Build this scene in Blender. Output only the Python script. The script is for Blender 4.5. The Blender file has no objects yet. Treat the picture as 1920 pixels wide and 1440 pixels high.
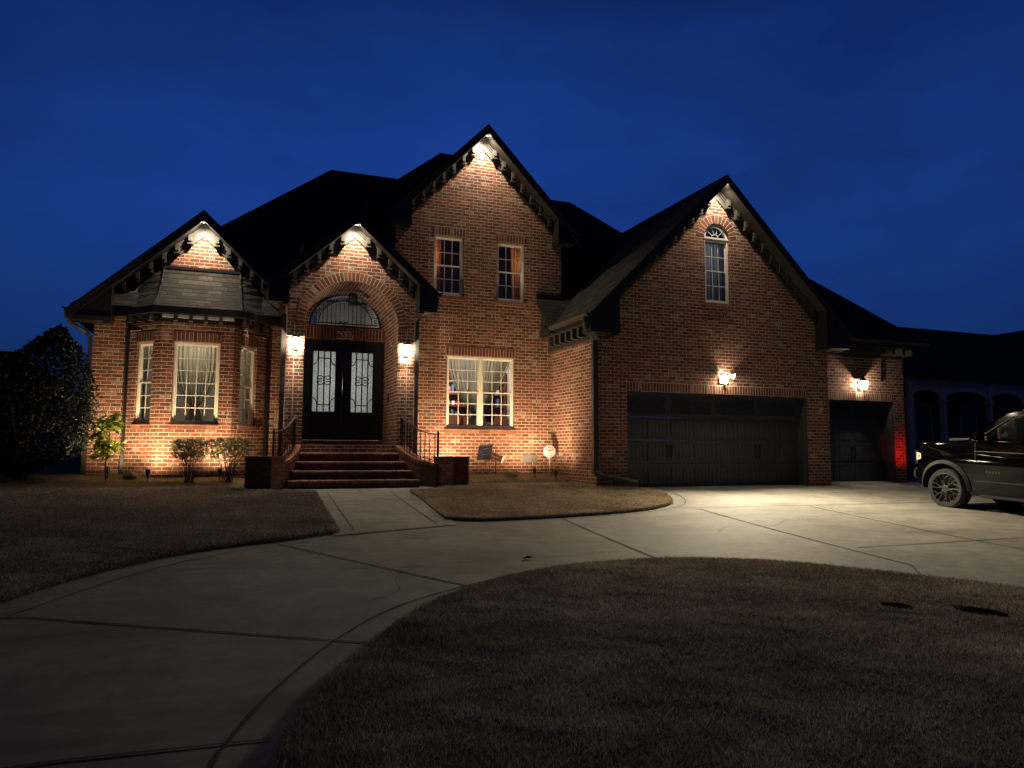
import bpy, bmesh, math, random
import numpy as np
from mathutils import Vector as V, Matrix
from mathutils.geometry import tessellate_polygon, delaunay_2d_cdt
random.seed(7); rng = np.random.default_rng(7)
S = bpy.context.scene; COL = S.collection

# ------------------------------------------------------------------ camera
# world frame: X along the house front, Y into the depth, Z up, camera at the origin
cam_d = bpy.data.cameras.new('camera'); cam = bpy.data.objects.new('camera', cam_d); COL.objects.link(cam)
FPX, CX, CY = 1366.92, 960.0, 720.0
def _d(px, py):
    v = V(((px-CX)/FPX, (py-CY)/FPX, 1.0)); return v.normalized()
_X, _Y = _d(4600, 862), _d(442, 840)          # directions of the house axes in camera space (x right, y down, z forward)
_Z = _Y.cross(_X); _Z = -_Z if _Z.y > 0 else _Z
_Z.normalize(); _X = _Y.cross(_Z)
_X = _X if _X.x > 0 else -_X
Rw = Matrix((_X, _Y, _Z))                      # world = Rw @ camera
cr, cu, cb = Rw @ V((1,0,0)), Rw @ V((0,-1,0)), Rw @ V((0,0,-1))
cam.matrix_world = Matrix(((cr.x,cu.x,cb.x,0),(cr.y,cu.y,cb.y,0),(cr.z,cu.z,cb.z,0),(0,0,0,1)))
cam_d.sensor_width = 36; cam_d.lens = 36*FPX/1920; cam_d.clip_end = 600; cam_d.clip_start = .05
S.camera = cam
def to_px(x, y, z):
    c = Rw.transposed() @ V((x, y, z)); return (CX+FPX*c.x/c.z, CY+FPX*c.y/c.z) if c.z > .1 else (-9999, -9999)

# ------------------------------------------------------------------ dusk sky
W = bpy.data.worlds.new('World'); S.world = W; W.use_nodes = True
wn, wl = W.node_tree.nodes, W.node_tree.links
bg = wn['Background']
tc = wn.new('ShaderNodeTexCoord'); sx = wn.new('ShaderNodeSeparateXYZ'); wl.new(tc.outputs['Generated'], sx.inputs[0])
ramp = wn.new('ShaderNodeValToRGB'); wl.new(sx.outputs['Z'], ramp.inputs[0])
els = ramp.color_ramp.elements
stops = [(0.0,(.0035,.0125,.055)),(.10,(.0056,.023,.105)),(.24,(.0068,.032,.175)),(.38,(.0066,.031,.180)),(.50,(.0048,.025,.145)),(.60,(.0028,.010,.048)),(.70,(.0012,.0016,.004)),(1,(.0010,.0011,.0019))]
els[0].position, els[0].color = stops[0][0], (*stops[0][1],1)
els[1].position, els[1].color = stops[-1][0], (*stops[-1][1],1)
for p, c in stops[1:-1]:
    e = els.new(p); e.color = (*c, 1)
nz = wn.new('ShaderNodeTexNoise'); nz.inputs['Scale'].default_value = 2.2; nz.inputs['Detail'].default_value = 5; nz.inputs['Roughness'].default_value = .6
mp = wn.new('ShaderNodeMapping'); mp.inputs['Scale'].default_value = (1,1,2.2); wl.new(tc.outputs['Generated'], mp.inputs[0]); wl.new(mp.outputs[0], nz.inputs[0])
mr = wn.new('ShaderNodeMapRange'); mr.inputs['From Min'].default_value = .3; mr.inputs['From Max'].default_value = .75
mr.inputs['To Min'].default_value = .78; mr.inputs['To Max'].default_value = 1.26; wl.new(nz.outputs[0], mr.inputs[0])
vm = wn.new('ShaderNodeVectorMath'); vm.operation = 'SCALE'; wl.new(ramp.outputs[0], vm.inputs[0]); wl.new(mr.outputs[0], vm.inputs['Scale'])
# the afterglow lies ahead of the camera, the sky behind it is darker
fwd = Rw @ V((0,0,1)); dt = wn.new('ShaderNodeVectorMath'); dt.operation = 'DOT_PRODUCT'; wl.new(tc.outputs['Generated'], dt.inputs[0]); dt.inputs[1].default_value = (fwd.x,fwd.y,0)
az = wn.new('ShaderNodeMapRange'); az.interpolation_type = 'SMOOTHSTEP'; az.inputs['From Min'].default_value = .30; az.inputs['From Max'].default_value = 1.0; az.inputs['To Min'].default_value = .25; az.inputs['To Max'].default_value = 1.12; wl.new(dt.outputs['Value'], az.inputs[0])
vm2 = wn.new('ShaderNodeVectorMath'); vm2.operation = 'SCALE'; wl.new(vm.outputs[0], vm2.inputs[0]); wl.new(az.outputs[0], vm2.inputs['Scale'])
wl.new(vm2.outputs[0], bg.inputs[0]); bg.inputs[1].default_value = 1.0

S.view_settings.view_transform = 'Standard'; S.view_settings.look = 'None'
S.view_settings.exposure = 0.22; S.view_settings.gamma = 1.0
S.cycles.max_bounces = 6; S.cycles.diffuse_bounces = 3; S.cycles.transparent_max_bounces = 12
S.cycles.sample_clamp_indirect = 4.0; S.cycles.caustics_reflective = False; S.cycles.caustics_refractive = False

# faint last light of dusk, very soft
sun_d = bpy.data.lights.new('dusk_light', 'SUN'); sun_d.energy = .012; sun_d.angle = math.radians(40); sun_d.color = (.75,.8,1)
sun = bpy.data.objects.new('dusk_light', sun_d); COL.objects.link(sun); sun.rotation_euler = (math.radians(50), 0, math.radians(-30))

LS = 3.65
def light(kind, name, loc, power, color, aim=None, size=60, blend=.6, rad=.03, parent=None):
    l = bpy.data.lights.new(name, kind); l.energy = power*(LS if name != 'room_light' else 1); l.color = color; l.shadow_soft_size = rad
    if kind == 'SPOT': l.spot_size = math.radians(size); l.spot_blend = blend
    o = bpy.data.objects.new(name, l); COL.objects.link(o); o.location = loc
    if aim is not None:
        o.rotation_euler = (V(aim)-V(loc)).to_track_quat('-Z', 'Y').to_euler()
    if parent is not None: o.parent = parent; o.matrix_parent_inverse = Matrix.Translation(-parent.location)
    return o
WARM = (1.0, .71, .41); WARM2 = (1.0, .84, .62); RED = (1, .02, .02)

# ------------------------------------------------------------------ materials
class N:
    """small node helper"""
    def __init__(s, name):
        s.m = bpy.data.materials.new(name); s.m.use_nodes = True; s.t = s.m.node_tree
        s.b = s.t.nodes['Principled BSDF']; s.out = s.t.nodes['Material Output']
    def n(s, typ, **k):
        n = s.t.nodes.new('ShaderNode'+typ)
        for a, v in k.items(): setattr(n, a, v)
        return n
    def l(s, a, b): s.t.links.new(a, b)
    def math(s, op, a, b=None, c=None):
        n = s.n('Math', operation=op)
        for i, v in enumerate((a, b, c)):
            if v is None: continue
            if isinstance(v, (int, float)): n.inputs[i].default_value = v
            else: s.l(v, n.inputs[i])
        return n.outputs[0]
    def noise(s, vec, scale, detail=3, rough=.55):
        n = s.n('TexNoise'); n.inputs['Scale'].default_value = scale; n.inputs['Detail'].default_value = detail; n.inputs['Roughness'].default_value = rough
        if vec is not None: s.l(vec, n.inputs['Vector'])
        return n.outputs['Fac']
    def ramp(s, fac, stops, interp='LINEAR'):
        n = s.n('ValToRGB'); n.color_ramp.interpolation = interp; e = n.color_ramp.elements
        e[0].position, e[0].color = stops[0][0], (*stops[0][1], 1); e[1].position, e[1].color = stops[-1][0], (*stops[-1][1], 1)
        for p, c in stops[1:-1]: e.new(p).color = (*c, 1)
        s.l(fac, n.inputs[0]); return n.outputs[0]
    def mix(s, fac, a, b, mode='MIX'):
        n = s.n('Mix', data_type='RGBA', blend_type=mode)
        for k, v in ((0, fac), (6, a), (7, b)):
            if isinstance(v, (int, float)): n.inputs[k].default_value = v
            elif isinstance(v, tuple): n.inputs[k].default_value = (*v, 1)
            else: s.l(v, n.inputs[k])
        return n.outputs[2]
    def bump(s, h, strength=.5, dist=.01, nrm=None):
        n = s.n('Bump'); n.inputs['Strength'].default_value = strength; n.inputs['Distance'].default_value = dist; s.l(h, n.inputs['Height'])
        if nrm is not None: s.l(nrm, n.inputs['Normal'])
        s.l(n.outputs[0], s.b.inputs['Normal']); return n.outputs[0]

def plain(name, col, rough=.6, metal=0, var=.15, nscale=6, bump=0, spec=.5, coat=0):
    k = N(name); g = k.n('TexCoord').outputs['Object']; f = k.noise(g, nscale, 4)
    lo = tuple(c*(1-var) for c in col); hi = tuple(min(1, c*(1+var)) for c in col)
    k.l(k.ramp(f, [(.3, lo), (.7, hi)]), k.b.inputs['Base Color'])
    k.b.inputs['Roughness'].default_value = rough; k.b.inputs['Metallic'].default_value = metal
    k.b.inputs['Specular IOR Level'].default_value = spec; k.b.inputs['Coat Weight'].default_value = coat
    if bump: k.bump(k.noise(g, 60, 3), bump, .004)
    return k.m

def masonry(name, bw, bh, shift, mw, mh, tones, mortar, bumpd=.012, strength=.9, marks=True, seed=0.0):
    k = N(name); uv = k.n('TexCoord').outputs['UV']
    wob = k.n('TexNoise'); wob.inputs['Scale'].default_value = 9; wob.inputs['Detail'].default_value = 2; k.l(uv, wob.inputs['Vector'])
    w2 = k.n('VectorMath', operation='SUBTRACT'); k.l(wob.outputs['Color'], w2.inputs[0]); w2.inputs[1].default_value = (.5,.5,.5)
    w3 = k.n('VectorMath', operation='SCALE'); k.l(w2.outputs[0], w3.inputs[0]); w3.inputs['Scale'].default_value = .014 if marks else .004
    w4 = k.n('VectorMath', operation='ADD'); k.l(uv, w4.inputs[0]); k.l(w3.outputs[0], w4.inputs[1])
    sp = k.n('SeparateXYZ'); k.l(w4.outputs[0], sp.inputs[0]); u, v = sp.outputs[0], sp.outputs[1]
    vr = k.math('DIVIDE', v, bh); row = k.math('FLOOR', vr); fv = k.math('FRACT', vr)
    fv = k.math('SUBTRACT', vr, row)
    ur = k.math('DIVIDE', u, bw)
    if shift: ur = k.math('ADD', ur, k.math('MULTIPLY', k.math('FLOORED_MODULO', row, 2.0), shift))
    col = k.math('FLOOR', ur); fu = k.math('SUBTRACT', ur, col)
    cb = k.n('CombineXYZ'); k.l(col, cb.inputs[0]); k.l(row, cb.inputs[1]); cb.inputs[2].default_value = seed
    wn_ = k.n('TexWhiteNoise', noise_dimensions='3D'); k.l(cb.outputs[0], wn_.inputs['Vector'])
    brick = k.ramp(wn_.outputs['Value'], tones, 'CONSTANT')
    # distance from the joint
    du = k.math('MULTIPLY', k.math('MINIMUM', fu, k.math('SUBTRACT', 1.0, fu)), bw)
    dv = k.math('MULTIPLY', k.math('MINIMUM', fv, k.math('SUBTRACT', 1.0, fv)), bh)
    def sm(d, w):
        n = k.n('MapRange', interpolation_type='SMOOTHSTEP'); n.inputs['From Min'].default_value = w*.6; n.inputs['From Max'].default_value = w*1.5
        k.l(d, n.inputs[0]); return n.outputs[0]
    face = k.math('MULTIPLY', sm(du, mw/2), sm(dv, mh/2))
    fine = k.noise(uv, 60, 4); med = k.noise(uv, 14, 3)
    brick = k.mix(.75, brick, k.ramp(med, [(.25,(.45,.45,.45)),(.75,(1.35,1.3,1.25))]), 'MULTIPLY')
    if marks:   # tumbled brick: pale smears and dark burns
        st = k.n('Mapping'); st.inputs['Scale'].default_value = (34, 9, 1); k.l(uv, st.inputs[0])
        pm = k.n('MapRange'); pm.inputs['From Min'].default_value = .70; pm.inputs['From Max'].default_value = .76; k.l(k.noise(st.outputs[0], 1.0, 2), pm.inputs[0])
        big = k.n('MapRange'); big.inputs['From Min'].default_value = .50; big.inputs['From Max'].default_value = .62; k.l(k.noise(uv, 2.1, 2), big.inputs[0])
        brick = k.mix(k.math('MULTIPLY', k.math('MULTIPLY', pm.outputs[0], big.outputs[0]), .7), brick, (.42,.33,.24))
        cs = k.n('SeparateXYZ'); k.l(wn_.outputs['Color'], cs.inputs[0]); pick = k.math('GREATER_THAN', cs.outputs[1], .915)
        s2 = k.n('Mapping'); s2.inputs['Scale'].default_value = (46, 3, 1); k.l(uv, s2.inputs[0]); sm2 = k.n('MapRange'); sm2.inputs['From Min'].default_value = .47; sm2.inputs['From Max'].default_value = .56; k.l(k.noise(s2.outputs[0], 1.0, 1), sm2.inputs[0])
        brick = k.mix(k.math('MULTIPLY', k.math('MULTIPLY', pick, sm2.outputs[0]), .75), brick, (.46,.37,.28))
        bl = k.n('MapRange'); bl.inputs['From Min'].default_value = .60; bl.inputs['From Max'].default_value = .72; k.l(k.noise(uv, 7, 3), bl.inputs[0])
        brick = k.mix(k.math('MULTIPLY', bl.outputs[0], .5), brick, (.05,.035,.028))
    c = k.mix(face, mortar, brick)
    k.l(c, k.b.inputs['Base Color']); k.b.inputs['Roughness'].default_value = .85; k.b.inputs['Specular IOR Level'].default_value = .3
    rnd = k.n('TexWhiteNoise', noise_dimensions='3D'); k.l(cb.outputs[0], rnd.inputs['Vector'])
    h = k.math('ADD', k.math('MULTIPLY', face, .75), k.math('MULTIPLY', k.math('MULTIPLY', face, k.math('ADD', k.math('MULTIPLY', fine, .35), k.math('MULTIPLY', med, .6))), 1.0))
    k.bump(h, strength, bumpd)
    return k.m

TONES = [(0,(.185,.062,.038)),(.26,(.235,.080,.044)),(.52,(.150,.050,.034)),(.70,(.270,.100,.055)),(.84,(.115,.046,.034)),(.92,(.105,.080,.062)),(.965,(.26,.19,.13))]
M = {}
M['brick'] = masonry('brick', .208, .0804, .5, .0115, .0125, TONES, (.53,.445,.345))
M['soldier'] = masonry('soldier_brick', .216, .0804, 0, .011, .012, TONES, (.53,.445,.345), seed=3.0)
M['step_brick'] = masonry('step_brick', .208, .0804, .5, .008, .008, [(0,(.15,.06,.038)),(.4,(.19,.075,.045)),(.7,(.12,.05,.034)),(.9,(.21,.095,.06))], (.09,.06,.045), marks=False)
M['rowlock'] = masonry('rowlock_brick', .30, .0800, 0, .006, .008, [(0,(.26,.10,.055)),(.4,(.33,.14,.08)),(.7,(.21,.08,.045))], (.42,.33,.24), marks=False)
M['shingle'] = masonry('shingle', .31, .145, .37, .004, .016, [(0,(.036,.033,.031)),(.35,(.056,.050,.046)),(.6,(.044,.039,.036)),(.85,(.080,.070,.062))], (.006,.005,.005), bumpd=.012, strength=.8, marks=False)
M['trim'] = plain('painted_trim', (.050,.046,.040), .55, var=.12, bump=.2)
M['soffit'] = plain('soffit_paint', (.030,.027,.023), .6)
M['dark'] = plain('dark_bronze_paint', (.015,.014,.013), .42, var=.2)
M['gutter'] = plain('bronze_gutter', (.040,.036,.031), .35, var=.15)
M['cream'] = plain('cream_vinyl', (.80,.77,.68), .4, var=.05)
M['white'] = plain('white_paint', (.75,.74,.70), .5, var=.05)
M['door'] = plain('black_door_paint', (.016,.017,.018), .38, var=.2)
M['garage'] = plain('charcoal_door_paint', (.038,.041,.047), .5, var=.2, bump=.25)
M['iron'] = plain('black_iron', (.014,.013,.013), .38, metal=.3)
M['room'] = plain('room_wall_paint', (.55,.50,.44), .8)
M['wood'] = plain('brown_wood', (.16,.06,.03), .4, nscale=3)
M['black_plastic'] = plain('black_plastic', (.02,.02,.02), .4)
M['shaded'] = plain('shaded_hollow', (.012,.010,.008), 1.0, bump=.6, spec=0)
M['bark'] = plain('bark', (.09,.065,.045), .9, bump=.6)
M['rubber'] = plain('rubber', (.022,.022,.022), .75, bump=.2)
M['chrome'] = plain('chrome', (.6,.6,.6), .12, metal=1)
M['rim'] = plain('satin_rim', (.12,.12,.12), .3, metal=.85)
M['carpaint'] = plain('car_paint', (.002,.002,.0025), .07, coat=0, spec=.24)
M['glow_red'] = plain('red_lens', (.5,.02,.02), .3)
M['orange'] = plain('amber_lens', (.8,.28,.03), .2)
M['navy'] = plain('navy_cloth', (.006,.007,.022), .8, var=.3)
M['red'] = plain('red_print', (.40,.012,.02), .5)
M['signwhite'] = plain('sign_plastic', (.40,.38,.36), .5)
M['gray'] = plain('vent_metal', (.13,.125,.115), .5, metal=.3)
M['leaf_dead'] = plain('dead_leaf', (.08,.035,.02), .7)
M['yellow'] = plain('yellow_cloth', (.7,.6,.05), .7)
M['pink'] = plain('pink_plastic', (.55,.25,.2), .5)
M['bluewall'] = plain('blue_door_paint', (.10,.14,.30), .6)

def emis(name, col, st):
    k = N(name); e = k.n('Emission'); e.inputs[0].default_value = (*col, 1); e.inputs[1].default_value = st
    k.l(e.outputs[0], k.out.inputs[0]); return k.m
M['bulb'] = emis('lit_bulb', (1,.80,.52), 42)
M['bulb_cool'] = emis('lit_led', (1,.88,.68), 60)
M['soffit_led'] = emis('soffit_led', (1,.9,.75), 14)

def glass(name, tint=(.9,.92,.95), rough=0.0, refl=1.0):
    k = N(name); t = k.n('BsdfTransparent'); t.inputs[0].default_value = (*tint, 1)
    g = k.n('BsdfGlossy'); g.inputs['Roughness'].default_value = rough
    fr = k.n('Fresnel'); fr.inputs[0].default_value = 1.5
    mx = k.n('MixShader'); k.l(k.math('MULTIPLY', fr.outputs[0], 1.6*refl), mx.inputs[0]); k.l(t.outputs[0], mx.inputs[1]); k.l(g.outputs[0], mx.inputs[2])
    k.l(mx.outputs[0], k.out.inputs[0]); return k.m
M['glass'] = glass('window_glass')
def lit_glass():
    k = N('lamp_glass'); t = k.n('BsdfTransparent'); e = k.n('Emission'); e.inputs[0].default_value = (1,.80,.50,1); e.inputs[1].default_value = 3.5
    mx = k.n('MixShader'); mx.inputs[0].default_value = .35; k.l(t.outputs[0], mx.inputs[1]); k.l(e.outputs[0], mx.inputs[2]); k.l(mx.outputs[0], k.out.inputs[0]); return k.m
M['lampglass'] = lit_glass()      # seeded lantern glass, glowing from the candles inside
def frosted():
    k = N('rain_glass'); d = k.n('BsdfTranslucent'); d.inputs[0].default_value = (.8,.82,.82,1)
    g = k.n('BsdfGlossy'); g.inputs['Roughness'].default_value = .15; mx = k.n('MixShader'); mx.inputs[0].default_value = .08
    uv = k.n('TexCoord').outputs['Object']; nf = k.noise(uv, 45, 4)
    k.l(k.ramp(nf, [(.35,(.42,.44,.44)),(.6,(.85,.87,.86))]), d.inputs[0])
    b = k.n('Bump'); b.inputs['Strength'].default_value = .8; b.inputs['Distance'].default_value = .01; k.l(nf, b.inputs['Height']); k.l(b.outputs[0], g.inputs['Normal'])
    k.l(d.outputs[0], mx.inputs[1]); k.l(g.outputs[0], mx.inputs[2]); k.l(mx.outputs[0], k.out.inputs[0]); return k.m
M['frost'] = frosted()
def cloth(name, col):
    k = N(name); d = k.n('BsdfDiffuse'); t = k.n('BsdfTranslucent'); mx = k.n('MixShader'); mx.inputs[0].default_value = .45
    uv = k.n('TexCoord').outputs['Object']; c = k.ramp(k.noise(uv, 5, 3), [(.3, tuple(x*.85 for x in col)), (.7, col)])
    k.l(c, d.inputs[0]); k.l(c, t.inputs[0]); k.l(d.outputs[0], mx.inputs[1]); k.l(t.outputs[0], mx.inputs[2]); k.l(mx.outputs[0], k.out.inputs[0]); return k.m
M['curtain'] = cloth('sheer_curtain', (.72,.68,.55))
M['curtain_gray'] = cloth('gray_curtain', (.50,.50,.48))
M['curtain_orange'] = cloth('peach_curtain', (.75,.42,.24))
M['lining'] = cloth('white_sheet', (.8,.8,.82))
def concrete():
    k = N('concrete'); o = k.n('TexCoord').outputs['Object']
    a = k.noise(o, .45, 5, .6); b = k.noise(o, 3.5, 5, .65); f = k.noise(o, 160, 2)
    c = k.ramp(a, [(.30,(.21,.195,.17)),(.5,(.31,.29,.25)),(.68,(.39,.365,.315))])
    c = k.mix(.55, c, k.ramp(b, [(.3,(.55,.54,.53)),(.7,(1.25,1.23,1.18))]), 'MULTIPLY')
    st1 = k.n('Mapping'); st1.inputs['Scale'].default_value = (.35,1.1,1); st1.inputs['Rotation'].default_value = (0,0,.5); k.l(o, st1.inputs[0])
    s1 = k.n('MapRange'); s1.inputs['From Min'].default_value = .56; s1.inputs['From Max'].default_value = .72; k.l(k.noise(st1.outputs[0], 1.0, 4, .6), s1.inputs[0])
    c = k.mix(k.math('MULTIPLY', s1.outputs[0], .75), c, (.12,.105,.09))
    s2 = k.n('MapRange'); s2.inputs['From Min'].default_value = .66; s2.inputs['From Max'].default_value = .72; k.l(k.noise(o, 5.5, 2, .5), s2.inputs[0])
    c = k.mix(k.math('MULTIPLY', s2.outputs[0], .35), c, (.16,.14,.12))
    c = k.mix(.35, c, k.ramp(f, [(.35,(.7,.7,.7)),(.65,(1.2,1.2,1.2))]), 'MULTIPLY')
    k.l(c, k.b.inputs['Base Color']); k.b.inputs['Roughness'].default_value = .78; k.b.inputs['Specular IOR Level'].default_value = .35
    st = k.n('Mapping'); st.inputs['Scale'].default_value = (12, 260, 1); k.l(o, st.inputs[0])
    k.bump(k.math('ADD', k.math('MULTIPLY', k.noise(st.outputs[0], 1, 2), .5), k.math('ADD', f, k.math('MULTIPLY', b, 2.0))), .45, .004)
    return k.m
M['concrete'] = concrete()
M['joint'] = plain('joint_filler', (.035,.030,.026), .95)
def turf():
    k = N('dormant_turf'); o = k.n('TexCoord').outputs['Object']
    a = k.noise(o, 1.1, 4); b = k.noise(o, 26, 5, .7)
    c = k.ramp(b, [(.25,(.055,.043,.034)),(.5,(.17,.13,.10)),(.75,(.34,.27,.20))])
    c = k.mix(.6, c, k.ramp(a, [(.3,(.7,.68,.66)),(.7,(1.15,1.1,1.05))]), 'MULTIPLY')
    k.l(c, k.b.inputs['Base Color']); k.b.inputs['Roughness'].default_value = .95; k.b.inputs['Specular IOR Level'].default_value = .1
    k.bump(k.math('ADD', b, k.noise(o, 90, 3)), 1.0, .03); return k.m
M['turf'] = turf()
def mulch():
    k = N('mulch_bed'); o = k.n('TexCoord').outputs['Object']; b = k.noise(o, 22, 5, .7); a = k.noise(o, 2.2, 3)
    c = k.ramp(b, [(.3,(.08,.06,.038)),(.55,(.24,.18,.11)),(.8,(.45,.36,.23))])
    gm = k.n('MapRange'); gm.inputs['From Min'].default_value = .5; gm.inputs['From Max'].default_value = .62; k.l(a, gm.inputs[0])
    c = k.mix(k.math('MULTIPLY', gm.outputs[0], .6), c, (.10,.13,.035)); k.l(c, k.b.inputs['Base Color']); k.b.inputs['Roughness'].default_value = .95
    k.bump(b, 1.0, .04); return k.m
M['mulch'] = mulch()
def leafmat(name, stops, rough=.45, trans=.25):
    k = N(name); uv = k.n('TexCoord').outputs['UV']; sp = k.n('SeparateXYZ'); k.l(uv, sp.inputs[0])
    c = k.ramp(sp.outputs[0], stops); k.l(c, k.b.inputs['Base Color']); k.b.inputs['Roughness'].default_value = rough
    t = k.n('BsdfTranslucent'); k.l(c, t.inputs[0]); mx = k.n('MixShader'); mx.inputs[0].default_value = trans
    k.l(k.b.outputs[0], mx.inputs[1]); k.l(t.outputs[0], mx.inputs[2]); k.l(mx.outputs[0], k.out.inputs[0]); return k.m
M['blade'] = leafmat('grass_blade', [(0,(.08,.058,.045)),(.35,(.30,.23,.18)),(.7,(.60,.49,.38)),(1,(.90,.80,.68))], .8, .2)
M['blade_lit'] = leafmat('lit_grass_blade', [(0,(.20,.14,.09)),(.35,(.52,.40,.26)),(.7,(.78,.64,.44)),(1,(.95,.86,.68))], .8, .2)  # same grass, paler: lamp light on the island put into its colour
M['weed'] = leafmat('weed_blade', [(0,(.06,.08,.02)),(.5,(.14,.15,.05)),(1,(.30,.24,.12))], .8, .2)
M['leaf_dark'] = leafmat('evergreen_leaf', [(0,(.005,.009,.004)),(.6,(.012,.019,.007)),(1,(.030,.034,.014))], .42, .1)
M['leaf_lime'] = leafmat('lime_leaf', [(0,(.12,.17,.02)),(.5,(.24,.32,.03)),(1,(.40,.44,.06))], .4, .4)
M['leaf_bush'] = leafmat('bush_leaf', [(0,(.06,.09,.03)),(.5,(.12,.165,.055)),(.85,(.20,.23,.09)),(1,(.36,.20,.10))], .45, .3)

# ------------------------------------------------------------------ mesh builder
class MB:
    def __init__(s): s.v = []; s.f = []; s.uv = []; s.mi = []
    def face(s, pts, uv=None, mi=0):
        pts = [V(p) for p in pts]; i0 = len(s.v); s.v += [tuple(p) for p in pts]
        s.f.append(tuple(range(i0, i0+len(pts)))); s.mi.append(mi)
        if uv is None: uv = auto_uv(pts)
        s.uv += list(uv); return s
    def box(s, a, b, mi=0):
        (x0,y0,z0),(x1,y1,z1) = a, b
        return s.obox((0,0,0),(1,0,0),(0,0,1),(0,1,0),(x0,x1),(z0,z1),(y0,y1), mi)
    def obox(s, O, U, Vv, Nn, ur, vr, nr, mi=0):
        O, U, Vv, Nn = V(O), V(U), V(Vv), V(Nn)
        P = lambda i, j, k: O+U*ur[i]+Vv*vr[j]+Nn*nr[k]
        q = [[(0,0,0),(1,0,0),(1,1,0),(0,1,0)],[(0,0,1),(0,1,1),(1,1,1),(1,0,1)],[(0,0,0),(0,1,0),(0,1,1),(0,0,1)],
             [(1,0,0),(1,0,1),(1,1,1),(1,1,0)],[(0,0,0),(0,0,1),(1,0,1),(1,0,0)],[(0,1,0),(1,1,0),(1,1,1),(0,1,1)]]
        for f in q: s.face([P(*c) for c in f], mi=mi)
        return s
    def tube(s, pts, r, n=6, mi=0, closed=False):
        pts = [V(p) for p in pts]; rr = r if isinstance(r, (list, tuple)) else [r]*len(pts); rings = []
        for i, p in enumerate(pts):
            a = pts[max(0, i-1)]; b = pts[min(len(pts)-1, i+1)]; d = (b-a)
            if d.length < 1e-9: d = V((0,0,1))
            d.normalize(); up = V((0,0,1)) if abs(d.z) < .9 else V((1,0,0)); u = d.cross(up).normalized(); w = d.cross(u)
            rings.append([p+(u*math.cos(2*math.pi*k/n)+w*math.sin(2*math.pi*k/n))*rr[i] for k in range(n)])
        for i in range(len(rings)-1):
            for k in range(n):
                s.face([rings[i][k], rings[i][(k+1)%n], rings[i+1][(k+1)%n], rings[i+1][k]], mi=mi)
        s.face(rings[0][::-1], mi=mi); s.face(rings[-1], mi=mi); return s
    def prism(s, sec, ax, o0, o1, mi=0, caps=True):
        """section points (a,b) extruded along axis ax ('X','Y','Z') from o0 to o1"""
        def P(a, b, c):
            return {'Y': (a, c, b), 'X': (c, a, b), 'Z': (a, b, c)}[ax]
        n = len(sec)
        for i in range(n):
            a, b = sec[i], sec[(i+1)%n]
            s.face([P(*a, o0), P(*b, o0), P(*b, o1), P(*a, o1)], mi=mi)
        if caps:
            tri = tessellate_polygon([[V((p[0], p[1], 0)) for p in sec]])
            for t in tri:
                s.face([P(*sec[i], o0) for i in t], mi=mi); s.face([P(*sec[i], o1) for i in t[::-1]], mi=mi)
        return s
    def lathe(s, prof, c, axis='Z', n=24, mi=0, rot=None):
        c = V(c); R = rot or Matrix.Identity(3)
        for i in range(len(prof)-1):
            for k in range(n):
                a0, a1 = 2*math.pi*k/n, 2*math.pi*(k+1)/n
                def P(pr, a):
                    r, h = pr; q = {'Z': V((r*math.cos(a), r*math.sin(a), h)), 'X': V((h, r*math.cos(a), r*math.sin(a))), 'Y': V((r*math.cos(a), h, r*math.sin(a)))}[axis]
                    return c+R@q
                s.face([P(prof[i], a0), P(prof[i], a1), P(prof[i+1], a1), P(prof[i+1], a0)], mi=mi)
        return s
    def obj(s, name, mats, parent=None, smooth=False, loc=None, merge=False, bevel=0):
        me = bpy.data.meshes.new(name); loc = V(loc) if loc is not None else V((0,0,0))
        me.from_pydata([tuple(V(p)-loc) for p in s.v], [], s.f)
        u = me.uv_layers.new(name='UVMap'); u.data.foreach_set('uv', [c for t in s.uv for c in t])
        for m in (mats if isinstance(mats, (list, tuple)) else [mats]): me.materials.append(M[m] if isinstance(m, str) else m)
        me.polygons.foreach_set('material_index', s.mi)
        if merge or smooth or bevel:
            bm = bmesh.new(); bm.from_mesh(me); bmesh.ops.remove_doubles(bm, verts=bm.verts, dist=1e-4)
            bmesh.ops.recalc_face_normals(bm, faces=bm.faces)
            if bevel: bmesh.ops.bevel(bm, geom=[e for e in bm.edges if e.is_manifold and e.calc_face_angle(0) > .5], offset=bevel, segments=2, affect='EDGES', clamp_overlap=True)
            bm.to_mesh(me); bm.free()
        if smooth:
            me.polygons.foreach_set('use_smooth', [True]*len(me.polygons))
            me.set_sharp_from_angle(angle=math.radians(40))
        o = bpy.data.objects.new(name, me); COL.objects.link(o); o.location = loc
        if parent is not None: o.parent = parent; o.matrix_parent_inverse = Matrix.Translation(-world_loc(parent))
        return o
def world_loc(o):
    # all parents are unrotated while being built, and each mesh keeps world coordinates
    l = V(o.location)
    return l
def auto_uv(pts):
    n = V((0,0,0))
    for i in range(len(pts)):
        a, b = pts[i], pts[(i+1)%len(pts)]; n += V(((a.y-b.y)*(a.z+b.z), (a.z-b.z)*(a.x+b.x), (a.x-b.x)*(a.y+b.y)))
    if n.length < 1e-12: return [(0,0)]*len(pts)
    n.normalize()
    if abs(n.z) > .97: return [(p.x, p.y) for p in pts]
    t = V((0,0,1)).cross(n).normalized()
    if t.x < -.01 or (abs(t.x) <= .01 and t.y < 0): t = -t
    b = n.cross(t); b = b if b.z > 0 else -b
    return [(p.dot(t), p.dot(b)) for p in pts]
def tag(o, label=None, cat=None, group=None, kind=None):
    if label: o['label'] = label
    if cat: o['category'] = cat
    if group: o['group'] = group
    if kind: o['kind'] = kind
    return o
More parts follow.
